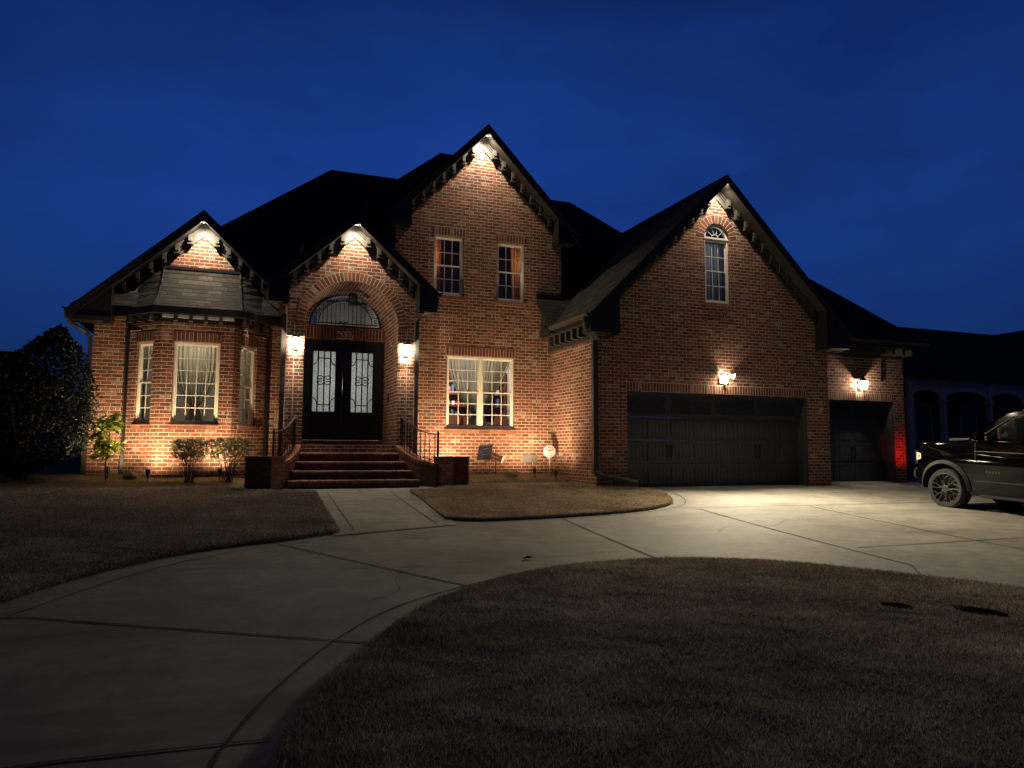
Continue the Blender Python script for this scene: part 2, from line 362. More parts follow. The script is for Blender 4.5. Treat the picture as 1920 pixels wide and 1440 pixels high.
def empty(name, loc, label, cat, group=None):
    o = bpy.data.objects.new(name, None); COL.objects.link(o); o.location = loc; o.empty_display_size = .2
    return tag(o, label, cat, group)
def arc(cx, cz, rx, rz, a0, a1, n):
    return [(cx+rx*math.cos(math.radians(a0+(a1-a0)*i/n)), cz+rz*math.sin(math.radians(a0+(a1-a0)*i/n))) for i in range(n+1)]

# ------------------------------------------------------------------ ground
def g(y):
    if y > 18: return g(18) - (y-18)*0.0
    if y < -6: return g(-6)
    return -1.5+.0073*y+.00218*y*y
def smooth(pts, sub=6):
    out = []
    for i in range(len(pts)-1):
        p0 = V(pts[max(0,i-1)]); p1 = V(pts[i]); p2 = V(pts[i+1]); p3 = V(pts[min(len(pts)-1,i+2)])
        for k in range(sub):
            t = k/sub; q = .5*((2*p1)+(p2-p0)*t+(2*p0-5*p1+4*p2-p3)*t*t+(3*p1-p0-3*p2+p3)*t*t*t); out.append((q.x, q.y))
    out.append(tuple(pts[-1])); return out
def inside(p, poly):
    x, y = p; c = False; j = len(poly)-1
    for i in range(len(poly)):
        if (poly[i][1] > y) != (poly[j][1] > y) and x < (poly[j][0]-poly[i][0])*(y-poly[i][1])/(poly[j][1]-poly[i][1])+poly[i][0]: c = not c
        j = i
    return c
def sheet(name, poly, zf, step, mat, skirt=0, kind='structure'):
    xs = [p[0] for p in poly]; ys = [p[1] for p in poly]; pts = [V((p[0], p[1])) for p in poly]; nb = len(pts)
    x = min(xs)+step/2
    while x < max(xs):
        y = min(ys)+step/2
        while y < max(ys):
            q = (x+random.uniform(-.2,.2)*step, y+random.uniform(-.2,.2)*step)
            if inside(q, poly): pts.append(V(q))
            y += step
        x += step
    r = delaunay_2d_cdt(pts, [(i, (i+1)%nb) for i in range(nb)], [], 1, 1e-5)
    mb = MB(); vs = [(p.x, p.y, zf(p.x, p.y)) for p in r[0]]
    for t in r[2]:
        q = [vs[i] for i in t]
        mb.face(q, uv=[(a[0], a[1]) for a in q])
    if skirt:
        for i in range(nb):
            a, b = poly[i], poly[(i+1)%nb]; za, zb = zf(*a), zf(*b)
            mb.face([(a[0],a[1],za),(b[0],b[1],zb),(b[0],b[1],zb-skirt),(a[0],a[1],za-skirt)])
    o = mb.obj(name, mat, merge=True); o['kind'] = kind
    if mat in ('turf','mulch'): o.data.polygons.foreach_set('use_smooth', [True]*len(o.data.polygons))
    return o
# far terrain
mb = MB(); ysl = [-60,-6,-3,0,3,6,9,12,15,18,40,120,300]
for i in range(len(ysl)-1):
    mb.face([(-250,ysl[i],g(ysl[i])-.06),(300,ysl[i],g(ysl[i])-.06),(300,ysl[i+1],g(ysl[i+1])-.06),(-250,ysl[i+1],g(ysl[i+1])-.06)])
o = mb.obj('ground', 'turf', merge=True); o['kind'] = 'structure'
# concrete driveway (one pour with raked joints)
circle = smooth([(.30,-3.5),(-.05,-1),(-.10,1.2),(.05,2.6),(.23,3.6),(.35,4.0),(.67,4.75),(1.07,5.46),(1.57,6.2),(2.26,6.84),(2.99,7.27),(3.77,7.53),(4.46,7.57),(5.12,7.46),(5.69,7.21),(6.18,6.88),(6.53,6.44),(6.83,6.0),(7.12,5.61),(7.4,5.15),(8.0,4.0),(8.3,2),(8.2,-.5),(7.4,-3),(5,-5),(2,-5.2),(.30,-3.5)], 5)[:-1]
leftedge = smooth([(-3.2,-4),(-3.1,0),(-2.9,3),(-2.35,5.9),(-1.82,7.44),(-1.39,8.34),(-.76,9.2),(-.09,9.72),(.67,10.1),(1.38,10.55)], 5)
drive = [(-12,-6.5),(22,-6.5),(22,15.9),(15.5,15.9),(8.0,15.9),(7.9,13.2),(3.4,12.4),(-.2,11.5),(-4.5,9.5),(-12,6)]
sheet('driveway', drive, lambda x, y: g(y), .6, 'concrete')
# front walk slab
walk = [(1.30,10.3),(3.24,10.9),(3.40,15.05),(4.1,15.05),(4.1,15.95),(.8,15.95),(.8,15.05),(1.50,15.05)]
sheet('front_walk', walk, lambda x, y: g(y)+.012, .5, 'concrete')
left_lawn = leftedge+[(1.50,15.10),(.72,15.3),(.1,15.55),(-.2,15.9),(-12,15.9),(-40,15.9),(-40,-4)]
island = smooth([(3.19,11.45),(3.72,11.22),(4.66,11.27),(5.73,11.44),(7.01,11.80),(7.95,12.40),(8.44,13.1),(8.85,14.1),(8.70,14.75)], 4)+[(8.52,15.2),(7.9,15.3),(7.73,15.9),(4.9,15.9),(4.4,15.6),(3.95,15.12),(3.43,15.10)]
def lump(x, y): return .005*math.sin(x*2.3+1)*math.sin(y*1.9)+.003*math.sin(x*5.1+y*3.7)
def edgef(poly):
    P = np.array(poly)
    def f(x, y):
        a = P; b = np.roll(P, -1, 0); d = b-a; t = np.clip(((np.array([x,y])-a)*d).sum(1)/((d*d).sum(1)+1e-9), 0, 1)
        return float(np.sqrt((((a+d*t[:,None])-[x,y])**2).sum(1)).min())
    return f
def lawn_z(poly):
    e = edgef(poly)
    return lambda x, y: g(y)+.028+.035*min(1, e(x, y)/.18)+lump(x, y)
def bedz(x, y): return g(min(y,18))+.05+.05*max(0, min(1, (y-15.9)/.8))+.5*lump(x, y)
zl = {}
for nm, poly, st in (('lawn', left_lawn, .45), ('lawn', island, .25), ('lawn', circle, .3)):
    zl[id(poly)] = lawn_z(poly); sheet(nm, poly, zl[id(poly)], st, 'turf', skirt=.08)
bedL = [(-40,15.82),(-.2,15.82),(.1,15.5),(.75,15.55),(1.1,17.0),(1.1,18.1),(-40,18.1)]
bedR = [(4.8,15.82),(7.74,15.82),(7.9,15.2),(7.78,17.7),(3.8,17.7),(3.9,16.4)]
sheet('planting_bed', bedL, bedz, .35, 'mulch', skirt=.05); sheet('planting_bed', bedR, bedz, .3, 'mulch', skirt=.05)

# raked joints as thin dark strips lying in the slab
def ribbon(name, lines, w, off=.006, mat='joint'):
    mb = MB()
    for ln in lines:
        P = [V((p[0], p[1], 0)) for p in ln]
        Q = []
        for i in range(len(P)-1):
            n = max(1, int((P[i+1]-P[i]).length/.25)); Q += [P[i].lerp(P[i+1], k/n) for k in range(n)]
        Q.append(P[-1]); L, Rr = [], []
        for i, p in enumerate(Q):
            d = (Q[min(i+1,len(Q)-1)]-Q[max(i-1,0)]).normalized(); nn = V((-d.y, d.x, 0))*w/2*random.uniform(.75,1.2)
            L.append((p.x+nn.x, p.y+nn.y, g(p.y)+off)); Rr.append((p.x-nn.x, p.y-nn.y, g(p.y)+off))
        for i in range(len(Q)-1): mb.face([L[i], Rr[i], Rr[i+1], L[i+1]])
    o = mb.obj(name, mat); o['kind'] = 'structure'; return o
gT = smooth([(-2.2,5.7),(-1.26,7.77),(-.71,8.69),(-.03,9.40),(.66,9.80),(1.39,10.22),(2.6,10.85),(3.25,11.02),(4.64,11.10),(5.7,11.26),(6.97,11.62),(7.90,12.1),(8.55,12.7),(9.05,13.6),(9.35,14.6),(9.45,15.35)], 5)
gC = smooth([(-.45,1.0),(-.25,2.6),(-.05,3.7),(.02,3.97),(.28,4.67),(.74,5.57),(1.33,6.37),(2.13,6.99),(3.1,7.50),(3.85,7.70),(4.8,7.66),(5.82,7.38),(6.53,6.92),(7.01,6.20)], 5)
ribbon('driveway_joint', [gT, gC], .018)
ribbon('driveway_joint', [[(.50,9.95),(2.23,6.92)],[(5.13,11.2),(4.81,7.61)],[(8.28,11.85),(7.62,6.62),(7.15,6.1)],[(7.95,12.0),(14.25,11.87),(22,11.7)],[(7.97,7.79),(11.39,7.86),(20,7.9)],[(10.88,11.8),(10.21,7.05),(9.9,0)],[(-1.9,7.0),(-1.46,6.86),(.93,5.43)],[(-1.9,3.9),(-.71,3.99),(.22,3.93)]], .026)
ribbon('driveway_crack', [smooth([(6.9,9.4),(7.5,9.9),(8.3,9.8),(9.0,10.3),(9.6,10.2)],4), smooth([(2.0,8.1),(1.6,7.6),(1.5,7.0),(1.1,6.6)],4), smooth([(11.2,9.9),(11.9,9.2),(12.1,8.5)],4)], .007)
ribbon('walk_joint', [[(1.75,15.05),(1.62,10.62)],[(3.02,15.05),(2.93,11.0)],[(1.50,15.02),(3.40,15.02)],[(1.46,13.85),(3.35,13.85)],[(1.40,12.5),(3.31,12.5)],[(2.42,15.02),(2.4,15.9)]], .02, .018)

# ------------------------------------------------------------------ grass (uncountable)
PATCH = [(5.45,4.91,.17,.14,-1.2),(6.0,4.55,.28,.16,-1.15)]
def blades(name, poly, zf, n, hmin, hmax, mat, dens_pow=1.0, wscale=1.0):
    P = []
    xs = [p[0] for p in poly]; ys = [p[1] for p in poly]
    pa = np.array(poly)
    x0, x1 = max(min(xs), -14), min(max(xs), 14); y0, y1 = max(min(ys), -1), max(ys)
    def inpoly(X, Y):
        c = np.zeros(len(X), bool); j = len(pa)-1
        for i in range(len(pa)):
            xi, yi = pa[i]; xj, yj = pa[j]
            m = ((yi > Y) != (yj > Y)) & (X < (xj-xi)*(Y-yi)/((yj-yi)+1e-12)+xi); c ^= m; j = i
        return c
    X = np.empty(0); Y = np.empty(0); R3 = np.array(Rw.transposed())
    while len(X) < n:
        a = rng.uniform(x0, x1, n); b = rng.uniform(y0, y1, n)
        m = inpoly(a, b)
        c = R3 @ np.array([a, b, np.full(n, -1.45)]); zc = c[2]
        pxx = CX+FPX*c[0]/np.maximum(zc,.1); pyy = CY+FPX*c[1]/np.maximum(zc,.1)
        m &= (zc > 1.5) & (pxx > -750) & (pxx < 2700) & (pyy < 1800)
        for hx, hy, rx, ry, an in PATCH:
            du, dv = (a-hx)*math.cos(an)+(b-hy)*math.sin(an), -(a-hx)*math.sin(an)+(b-hy)*math.cos(an); m &= (du/rx)**2+(dv/ry)**2 > rng.uniform(.7,1.25,n)
        d = np.hypot(a, b); keep = rng.uniform(0, 1, n) < np.clip((3.0/np.maximum(d, 3.0))**dens_pow, 0, 1)
        m &= keep
        X = np.append(X, a[m]); Y = np.append(Y, b[m])
        if len(a[m]) == 0: break
    X, Y = X[:n], Y[:n]; n = len(X)
    Z = -1.5+.0073*np.clip(Y,-6,18)+.00218*np.clip(Y,-6,18)**2+.058+.005*np.sin(X*2.3+1)*np.sin(Y*1.9)+.003*np.sin(X*5.1+Y*3.7)
    d = np.hypot(X, Y); clump = .5+.5*np.sin(X*7.1+2*np.sin(Y*5.3))*np.sin(Y*6.7+1.5*np.sin(X*4.9))
    h = rng.uniform(hmin, hmax, n)*(.80+.38*clump); w = (.0011+.00030*d)*wscale*rng.uniform(.7,1.4,n)
    th = rng.uniform(0, 2*np.pi, n); ln = rng.uniform(.1, 1.1, n)*h; ph = rng.uniform(0, 2*np.pi, n)
    B = np.stack([X, Y, Z-.01], 1); T = np.stack([np.cos(th), np.sin(th), 0*th], 1)*w[:,None]
    tip = B+np.stack([np.cos(ph)*ln, np.sin(ph)*ln, h], 1)
    v = np.stack([B-T, B+T, tip], 1).reshape(-1, 3)
    me = bpy.data.meshes.new(name); me.vertices.add(3*n); me.vertices.foreach_set('co', v.ravel())
    me.loops.add(3*n); me.loops.foreach_set('vertex_index', np.arange(3*n)); me.polygons.add(n)
    me.polygons.foreach_set('loop_start', np.arange(0, 3*n, 3)); me.polygons.foreach_set('loop_total', np.full(n, 3))
    u = me.uv_layers.new(name='UVMap'); patch = np.sin(X*1.7+1.3*np.sin(Y*1.1))*np.sin(Y*2.1+1.1*np.sin(X*.9+2))+.6*np.sin(X*3.9+Y*1.2)*np.sin(Y*4.3-X*2.2); cv = np.clip(rng.normal(.5,.26,n)+.15*(clump-.5)+.13*patch, 0, 1); uv = np.zeros((n,3,2)); uv[:,:,0] = cv[:,None]; uv[:,2,1] = 1
    u.data.foreach_set('uv', uv.ravel()); me.materials.append(M[mat]); me.update(calc_edges=True)
    o = bpy.data.objects.new(name, me); COL.objects.link(o); o['kind'] = 'stuff'
    return o
o = blades('grass', circle, None, 600000, .018, .045, 'blade', dens_pow=1.1); tag(o, 'short dormant brown grass inside the curved driveway loop', 'grass')
o = blades('grass', left_lawn, None, 330000, .018, .042, 'blade', dens_pow=.9); tag(o, 'dormant brown grass of the lawn left of the front walk', 'grass')
o = blades('grass', island, None, 150000, .018, .042, 'blade_lit', dens_pow=.3); tag(o, 'dormant grass island between front walk and garage, lamp light in its colour', 'grass')
def edge_tufts(poly, n):
    P = []; L = [math.dist(poly[i], poly[i+1]) for i in range(len(poly)-1)]; tot = sum(L); cum = np.concatenate([[0], np.cumsum(L)])
    sN = rng.uniform(0, tot, n); idx = np.clip(np.searchsorted(cum, sN)-1, 0, len(L)-1); f = (sN-cum[idx])/np.array(L)[idx]; A = np.array(poly)
    return A[idx]+(A[idx+1]-A[idx])*f[:,None]+rng.normal(0, .016, (n,2))
def tuft_obj(P, label):
    d = np.hypot(P[:,0], P[:,1]); P = P[(d < 18)]; n = len(P); d = np.hypot(P[:,0], P[:,1]); Z = -1.5+.0073*P[:,1]+.00218*P[:,1]**2+rng.uniform(.0,.045,n)
    B = np.stack([P[:,0],P[:,1],Z],1); th = rng.uniform(0,2*np.pi,n); w = (.0012+.0003*d)*rng.uniform(.7,1.4,n); T = np.stack([np.cos(th),np.sin(th),0*th],1)*w[:,None]; ph = rng.uniform(0,2*np.pi,n); ln = rng.uniform(.01,.05,n)
    tip = B+np.stack([np.cos(ph)*ln,np.sin(ph)*ln,rng.uniform(.005,.035,n)],1); v = np.stack([B-T,B+T,tip],1).reshape(-1,3)
    me = bpy.data.meshes.new('grass'); me.vertices.add(3*n); me.vertices.foreach_set('co', v.ravel()); me.loops.add(3*n); me.loops.foreach_set('vertex_index', np.arange(3*n)); me.polygons.add(n)
    me.polygons.foreach_set('loop_start', np.arange(0,3*n,3)); me.polygons.foreach_set('loop_total', np.full(n,3)); u = me.uv_layers.new(name='UVMap'); uv = np.zeros((n,3,2)); uv[:,:,0] = np.clip(rng.normal(.4,.25,n),0,1)[:,None]; u.data.foreach_set('uv', uv.ravel())
    me.materials.append(M['blade']); me.update(calc_edges=True); o = bpy.data.objects.new('grass', me); COL.objects.link(o); o['kind'] = 'stuff'; tag(o, label, 'grass')
tuft_obj(edge_tufts(circle, 46000), 'ragged grass fringe round the driveway loop island'); tuft_obj(edge_tufts(left_lawn[:len(leftedge)+4], 26000), 'ragged grass fringe along the left lawn edge'); tuft_obj(edge_tufts(island, 22000), 'ragged grass fringe round the small lawn by the walk')
o = blades('weed', bedR, None, 14000, .03, .08, 'weed', dens_pow=0, wscale=.7); tag(o, 'straggly yellow green weeds in the bed under the twin window', 'weeds')
o = blades('weed', bedL, None, 16000, .02, .06, 'weed', dens_pow=0, wscale=.7); tag(o, 'sparse low weeds in the bed below the bay window', 'weeds')

# ================================================================== THE HOUSE
YA, YB, YC, YD, YE = 17.5, 15.0, 16.75, 18.0, 15.45
H = empty('brick_house', (5.7, 17.5, g(17.5)), 'large red brick house with steep dark gables, arched entry and two garage doors', 'house')

def wall_poly(mb, O, U, outline, holes, depth, mi=0, reveal_mi=None, inward=None):
    """wall face in the (U, Z) plane through O with holes, plus reveals running inward"""
    O, U = V(O), V(U).normalized(); I = V(inward) if inward is not None else V((-U.y, U.x, 0))
    P = lambda s, z: V((O.x+U.x*s, O.y+U.y*s, z))
    loops = [[V((a, b, 0)) for a, b in outline]]+[[V((a, b, 0)) for a, b in h] for h in holes]
    flat = [p for l in loops for p in l]
    for t in tessellate_polygon(loops):
        q = [flat[i] for i in t]
        mb.face([P(p.x, p.y) for p in q], uv=[(p.x+O.x*abs(U.x)+O.y*abs(U.y)*.999, p.y) for p in q], mi=mi)
    for h in holes:
        n = len(h); run = 0
        for i in range(n):
            a, b = h[i], h[(i+1)%n]; A, B = P(*a), P(*b); r0_ = run; run += math.dist(a, b)
            if abs(a[1]-b[1]) > abs(a[0]-b[0])*.3 or n > 6:
                uv = [(0,a[1]),(0,b[1]),(depth,b[1]),(depth,a[1])] if n < 7 or abs(a[0]-b[0]) < 1e-4 else [(0,r0_),(0,run),(depth,run),(depth,r0_)]
            else: uv = [(a[0],0),(b[0],0),(b[0],depth),(a[0],depth)]
            mb.face([A, B, B+I*depth, A+I*depth], uv=uv, mi=mi if reveal_mi is None else reveal_mi)
def rect(x0, x1, z0, z1): return [(x0,z0),(x1,z0),(x1,z1),(x0,z1)]
def soldier(mb, O, U, x0, x1, z0, z1, proud=.006, out=None, bw=.0804):
    O, U = V(O), V(U).normalized(); Nn = V(out) if out is not None else V((U.y, -U.x, 0))
    P = lambda s, z, n=proud: O+U*s+Nn*n+V((0,0,z-O.z))
    hgt = z1-z0
    f = [P(x0,z0),P(x1,z0),P(x1,z1),P(x0,z1)]
    mb.face(f, uv=[(0.0,x0),(0.0,x1),(.2159,x1),(.2159,x0)])
    for a, b in ((0,1),(1,2),(2,3),(3,0)):
        mb.face([f[a], f[b], f[b]-Nn*(proud+.002), f[a]-Nn*(proud+.002)])
def archring(mb, cx, cz, r0, r1, y, a0=0, a1=180, proud=.006):
    n = max(8, int(math.pi*r0*abs(a1-a0)/180/.0804)); 
    for k in range(n):
        t0, t1 = math.radians(a0+(a1-a0)*k/n), math.radians(a0+(a1-a0)*(k+1)/n)
        q = [(r0,t0),(r1,t0),(r1,t1),(r0,t1)]
        mb.face([(cx+r*math.cos(t), y-proud, cz+r*math.sin(t)) for r, t in q], uv=[(0,.0804*k),(.2159,.0804*k),(.2159,.0804*(k+1)),(0,.0804*(k+1))])
        mb.face([(cx+r1*math.cos(t0), y-proud, cz+r1*math.sin(t0)),(cx+r1*math.cos(t1), y-proud, cz+r1*math.sin(t1)),(cx+r1*math.cos(t1), y, cz+r1*math.sin(t1)),(cx+r1*math.cos(t0), y, cz+r1*math.sin(t0))])

# --- walls (each mass is one wall part; soldier courses and sills are its sub-parts)
# left wing
D_cx, D_rx = -.86, (-.86, 4.98)
mb = MB()
wall_poly(mb, (0,YD,0), (1,0,0), [(-3.0,-.85),(1.30,-.85),(1.30,2.92),(D_cx,5.05),(-2.98,2.98),(-3.0,2.9)], [rect(-2.05,.35,.40,2.55)], .12)
mb.face([(-3.0,YD,-.85),(-3.0,30,-.85),(-3.0,30,3.0),(-3.0,YD,3.0)])
wD = mb.obj('wall', 'brick', H)
# bay: three faces
bayP = [(-2.30,17.95),(-1.60,17.25),(-.11,17.25),(.59,17.95)]
mb = MB(); WZ0, WZ1 = .505, 2.30
segs = []
for i in range(3):
    a, b = V((*bayP[i],0)), V((*bayP[i+1],0)); U = (b-a); L = U.length; U.normalize(); segs.append((a, U, L))
bw = [(.27,.77),(.27,1.205),(.20,.70)]
for (a, U, L), (s0, s1) in zip(segs, bw):
    wall_poly(mb, a, U, rect(0, L, -.85, 2.80), [rect(s0, s1, WZ0, WZ1)], .12)
wBay = mb.obj('bay_wall', 'brick', H)
for (a, U, L), (s0, s1) in zip(segs, bw):
    mb = MB(); soldier(mb, a, U, s0-.03, s1+.03, WZ1+.003, WZ1+.22); mb.obj('lintel', 'soldier', wBay)
for (a, U, L), (s0, s1) in zip(segs, bw):
    mb = MB(); Nn = V((U.y,-U.x,0)); mb.obox(a, U, (0,0,1), Nn, (s0-.03,s1+.03), (WZ0-.11,WZ0-.004), (-.09,.035)); mb.obj('sill', 'rowlock', wBay)
# entry gable
mb = MB(); C_cx = 2.41
AC, AR = 2.405, 1.055; AZ = 2.785
arch_hole = [(AC-AR,.101)]+[(AC-AR,AZ)]+arc(AC,AZ,AR,AR,180,0,28)[1:-1]+[(AC+AR,AZ),(AC+AR,.101)]
wall_poly(mb, (0,YC,0), (1,0,0), [(.97,-.9),(3.85,-.9),(3.85,3.84),(C_cx,5.17),(.97,3.84)], [arch_hole], 1.65)
mb.face([(.97,YC,-.9),(.97,YD,-.9),(.97,YD,3.9),(.97,YC,3.9)]); mb.face([(3.85,YC,-.9),(3.85,YA,-.9),(3.85,YA,3.9),(3.85,YC,3.9)])
wC = mb.obj('entry_wall', 'brick', H)
mb = MB(); archring(mb, AC, AZ, AR+.002, AR+.215, YC); mb.obj('arch_ring', 'soldier', wC)
seam = plain('seam_mortar', (.5,.42,.32), .9)
for x in (1.13, 3.68): mb = MB(); mb.obox((x,YC,0),(1,0,0),(0,0,1),(0,-1,0),(-.007,.007),(.10,2.79),(0,.004)); mb.obj('mortar_seam', seam, wC)
# recess back wall
YR = 18.4; TX, TR, TZ = 2.47, .90, 3.03
mb = MB()
tr_hole = arc(TX, TZ, TR, .84, 0, 180, 24)
wall_poly(mb, (0,YR,0), (1,0,0), rect(1.2,3.6,.0,3.95), [rect(1.42,3.44,.20,2.69), tr_hole], .10)
wR = mb.obj('porch_wall', 'brick', H)
mb = MB(); soldier(mb, (0,YR,0), (1,0,0), 1.36, 3.455, 2.71, 3.02); mb.obj('lintel', 'soldier', wR)
mb = MB(); mb.obox((0,YR,0),(1,0,0),(0,0,1),(0,-1,0),(1.36,3.455),(.102,.198),(-.10,.06)); mb.obj('sill', 'rowlock', wR)
mb = MB(); mb.face([(1.30,YC+.0,.1),(3.50,YC,.1),(3.50,YR,.1),(1.30,YR,.1)]); mb.obj('porch_floor', 'rowlock', H)
# main gable
mb = MB(); A_cx = 5.75
wins_A = {'twin': (4.86,6.66,.505,2.345), 'u1': (4.49,5.27,3.86,5.39), 'u2': (6.165,6.93,3.82,5.38)}
wall_poly(mb, (0,YA,0), (1,0,0), [(3.50,-.8),(7.99,-.8),(7.99,5.74),(A_cx,8.02),(3.50,5.74)], [rect(*wins_A[k]) for k in wins_A], .12)
mb.face([(7.99,YA,2.5),(7.99,24,2.5),(7.99,24,5.9),(7.99,YA,5.9)]); mb.face([(3.50,YA,2.5),(3.50,24,2.5),(3.50,24,5.9),(3.50,YA,5.9)])
wA = mb.obj('main_wall', 'brick', H)
for k in wins_A: mb = MB(); x0,x1,z0,z1 = wins_A[k]; soldier(mb, (0,YA,0), (1,0,0), x0-.04, x1+.04, z1+.003, z1+.225); mb.obj('lintel', 'soldier', wA)
for k in wins_A: mb = MB(); x0,x1,z0,z1 = wins_A[k]; mb.obox((0,YA,0),(1,0,0),(0,0,1),(0,-1,0),(x0-.04,x1+.04),(z0-.11,z0-.004),(-.09,.035)); mb.obj('sill', 'rowlock', wA)
# garage gable
mb = MB(); B_cx = 11.15
BW = (10.78,11.52,3.66,5.33)
bwin = [(BW[0],BW[2]),(BW[1],BW[2]),(BW[1],BW[3])]+arc(11.15,BW[3],.37,.37,0,180,18)[1:-1]+[(BW[0],BW[3])]
wall_poly(mb, (0,YB,0), (1,0,0), [(7.73,-.95),(8.53,-.95),(8.53,1.385),(13.84,1.385),(13.84,-.95),(14.57,-.95),(14.57,3.2),(B_cx,6.6),(7.73,3.2)], [bwin], .12)
mb.face([(7.73,YB,-.9),(7.73,YA,-.9),(7.73,YA,3.4),(7.73,YB,3.4)]); mb.face([(14.57,YB,-.9),(14.57,YE,-.9),(14.57,YE,3.4),(14.57,YB,3.4)])
wB = mb.obj('garage_wall', 'brick', H)
mb = MB(); soldier(mb, (0,YB,0), (1,0,0), 8.49, 13.88, 1.387, 1.60); mb.obj('lintel', 'soldier', wB)
mb = MB(); archring(mb, 11.15, BW[3], .385, .60, YB); mb.obj('arch_ring', 'soldier', wB)
mb = MB(); mb.obox((0,YB,0),(1,0,0),(0,0,1),(0,-1,0),(BW[0]-.06,BW[1]+.06),(BW[2]-.13,BW[2]-.004),(-.09,.045)); mb.obj('sill', 'rowlock', wB)
# third bay
mb = MB()
wall_poly(mb, (0,YE,0), (1,0,0), [(14.57,-.95),(15.02,-.95),(15.02,1.40),(17.35,1.40),(17.35,-.95),(17.76,-.95),(17.76,3.1),(14.57,3.1)], [], .3)
mb.face([(17.76,YE,-.95),(17.76,26,-.95),(17.76,26,3.1),(17.76,YE,3.1)])
wE = mb.obj('side_garage_wall', 'brick', H)
mb = MB(); soldier(mb, (0,YE,0), (1,0,0), 14.98, 17.39, 1.402, 1.62); mb.obj('lintel', 'soldier', wE)

# --- windows
def ux(O, U): O, U = V(O), V(U).normalized(); return O, U, V((U.y,-U.x,0))
def window(wallo, O, U, x0, x1, z0, z1, cols, rows, hung=True, name='window', sash_cols=None, fr=.045, rec=.055):
    O, U, Nn = ux(O, U); Z = V((0,0,1)); mb = MB(); O = V((O.x, O.y, 0))
    a, b, c, d = x0+.004, x1-.004, z0+.004, z1-.004; n0, n1 = -rec-.07, -rec
    for ur, vr in (((a,b),(d-fr,d)),((a,b),(c,c+fr*1.2)),((a,a+fr),(c+fr*1.2,d-fr)),((b-fr,b),(c+fr*1.2,d-fr))): mb.obox(O,U,Z,Nn,ur,vr,(n0,n1))
    w = mb.obj(name, 'cream', wallo)
    ia, ib, ic, id_ = a+fr, b-fr, c+fr*1.2, d-fr; mb = MB(); pn = MB(); gr = MB()
    if hung:
        zm = (ic+id_)/2; parts = [(zm-.02, id_, -rec-.045), (ic, zm+.02, -rec-.02)]
    else: parts = [(ic, id_, -rec-.03)]
    for (p0, p1, nn) in parts:
        sf = .032
        for ur, vr in (((ia+.001,ib-.001),(p1-sf,p1-.001)),((ia+.001,ib-.001),(p0+.001,p0+sf)),((ia+.001,ia+sf),(p0+sf,p1-sf)),((ib-sf,ib-.001),(p0+sf,p1-sf))): mb.obox(O,U,Z,Nn,ur,vr,(nn-.022,nn))
        u0, u1, v0, v1 = ia+sf, ib-sf, p0+sf, p1-sf; yy = nn-.012
        pn.face([O+U*u0+Z*v0+Nn*yy, O+U*u1+Z*v0+Nn*yy, O+U*u1+Z*v1+Nn*yy, O+U*u0+Z*v1+Nn*yy])
        for k in range(1, cols): x = u0+(u1-u0)*k/cols; gr.obox(O,U,Z,Nn,(x-.0085,x+.0085),(v0,v1),(yy+.002,yy+.010))
        for k in range(1, rows): z = v0+(v1-v0)*k/rows; gr.obox(O,U,Z,Nn,(u0,u1),(z-.0085,z+.0085),(yy+.0035,yy+.0115))
    mb.obj('sash', 'cream', w); gr.obj('grille', 'white', w); pn.obj('pane', 'glass', w)
    return w
def curtain(w, O, U, fn, t0, t1, folds, depth, mat, amp=.022, nx=120, nt=26):
    """fn(t)->(left,right) in wall coordinates; t runs from the top z t0 to the bottom z t1"""
    O, U, Nn = ux(O, U); O = V((O.x,O.y,0)); mb = MB(); rows = []
    for j in range(nt+1):
        t = j/nt; l, r = fn(t); row = []
        for i in range(nx+1):
            s = i/nx; ph = s*folds*2*math.pi+1.3*math.sin(s*9); wd = min(1, (r-l)/.45)
            row.append(O+U*(l+(r-l)*s)+V((0,0,t0+(t1-t0)*t))+Nn*(-depth+amp*math.sin(ph)*(.5+.5*wd)+.35*amp*math.sin(ph*2.3+t*2)))
        rows.append(row)
    for j in range(nt):
        for i in range(nx): mb.face([rows[j][i], rows[j][i+1], rows[j+1][i+1], rows[j+1][i]], uv=[(0,0)]*4)
    return mb.obj('curtain', mat, w, smooth=True)

# bay windows
(aL,UL,LL),(aC,UC,LC),(aR,UR,LR) = segs
w = window(wBay, aL, UL, *bw[0], WZ0, WZ1, 2, 3)
curtain(w, aL, UL, lambda t: (.28, .50 if t<.1 else .50-.16*math.sin(min(1,t/.75)*math.pi/2)), 2.27, .55, 7, .20, 'curtain')
w = window(wBay, aC, UC, *bw[1], WZ0, WZ1, 4, 6, hung=False)
s0, s1 = bw[1]; cm = (s0+s1)/2-.02
def hour(t):
    if t < .80: k = t/.80; h = .47-(.47-.06)*(k**3.2)
    else: h = .06+.14*((t-.80)/.20)**.6
    return (cm-h, cm+h)
curtain(w, aC, UC, hour, 2.27, .54, 11, .21, 'curtain', amp=.045)
w = window(wBay, aR, UR, *bw[2], WZ0-.03, WZ1-.03, 2, 3)
curtain(w, aR, UR, lambda t: (.24, .68) if t<.05 else (.24+.26*min(1,t/.5), .68), 2.25, .55, 6, .20, 'curtain')
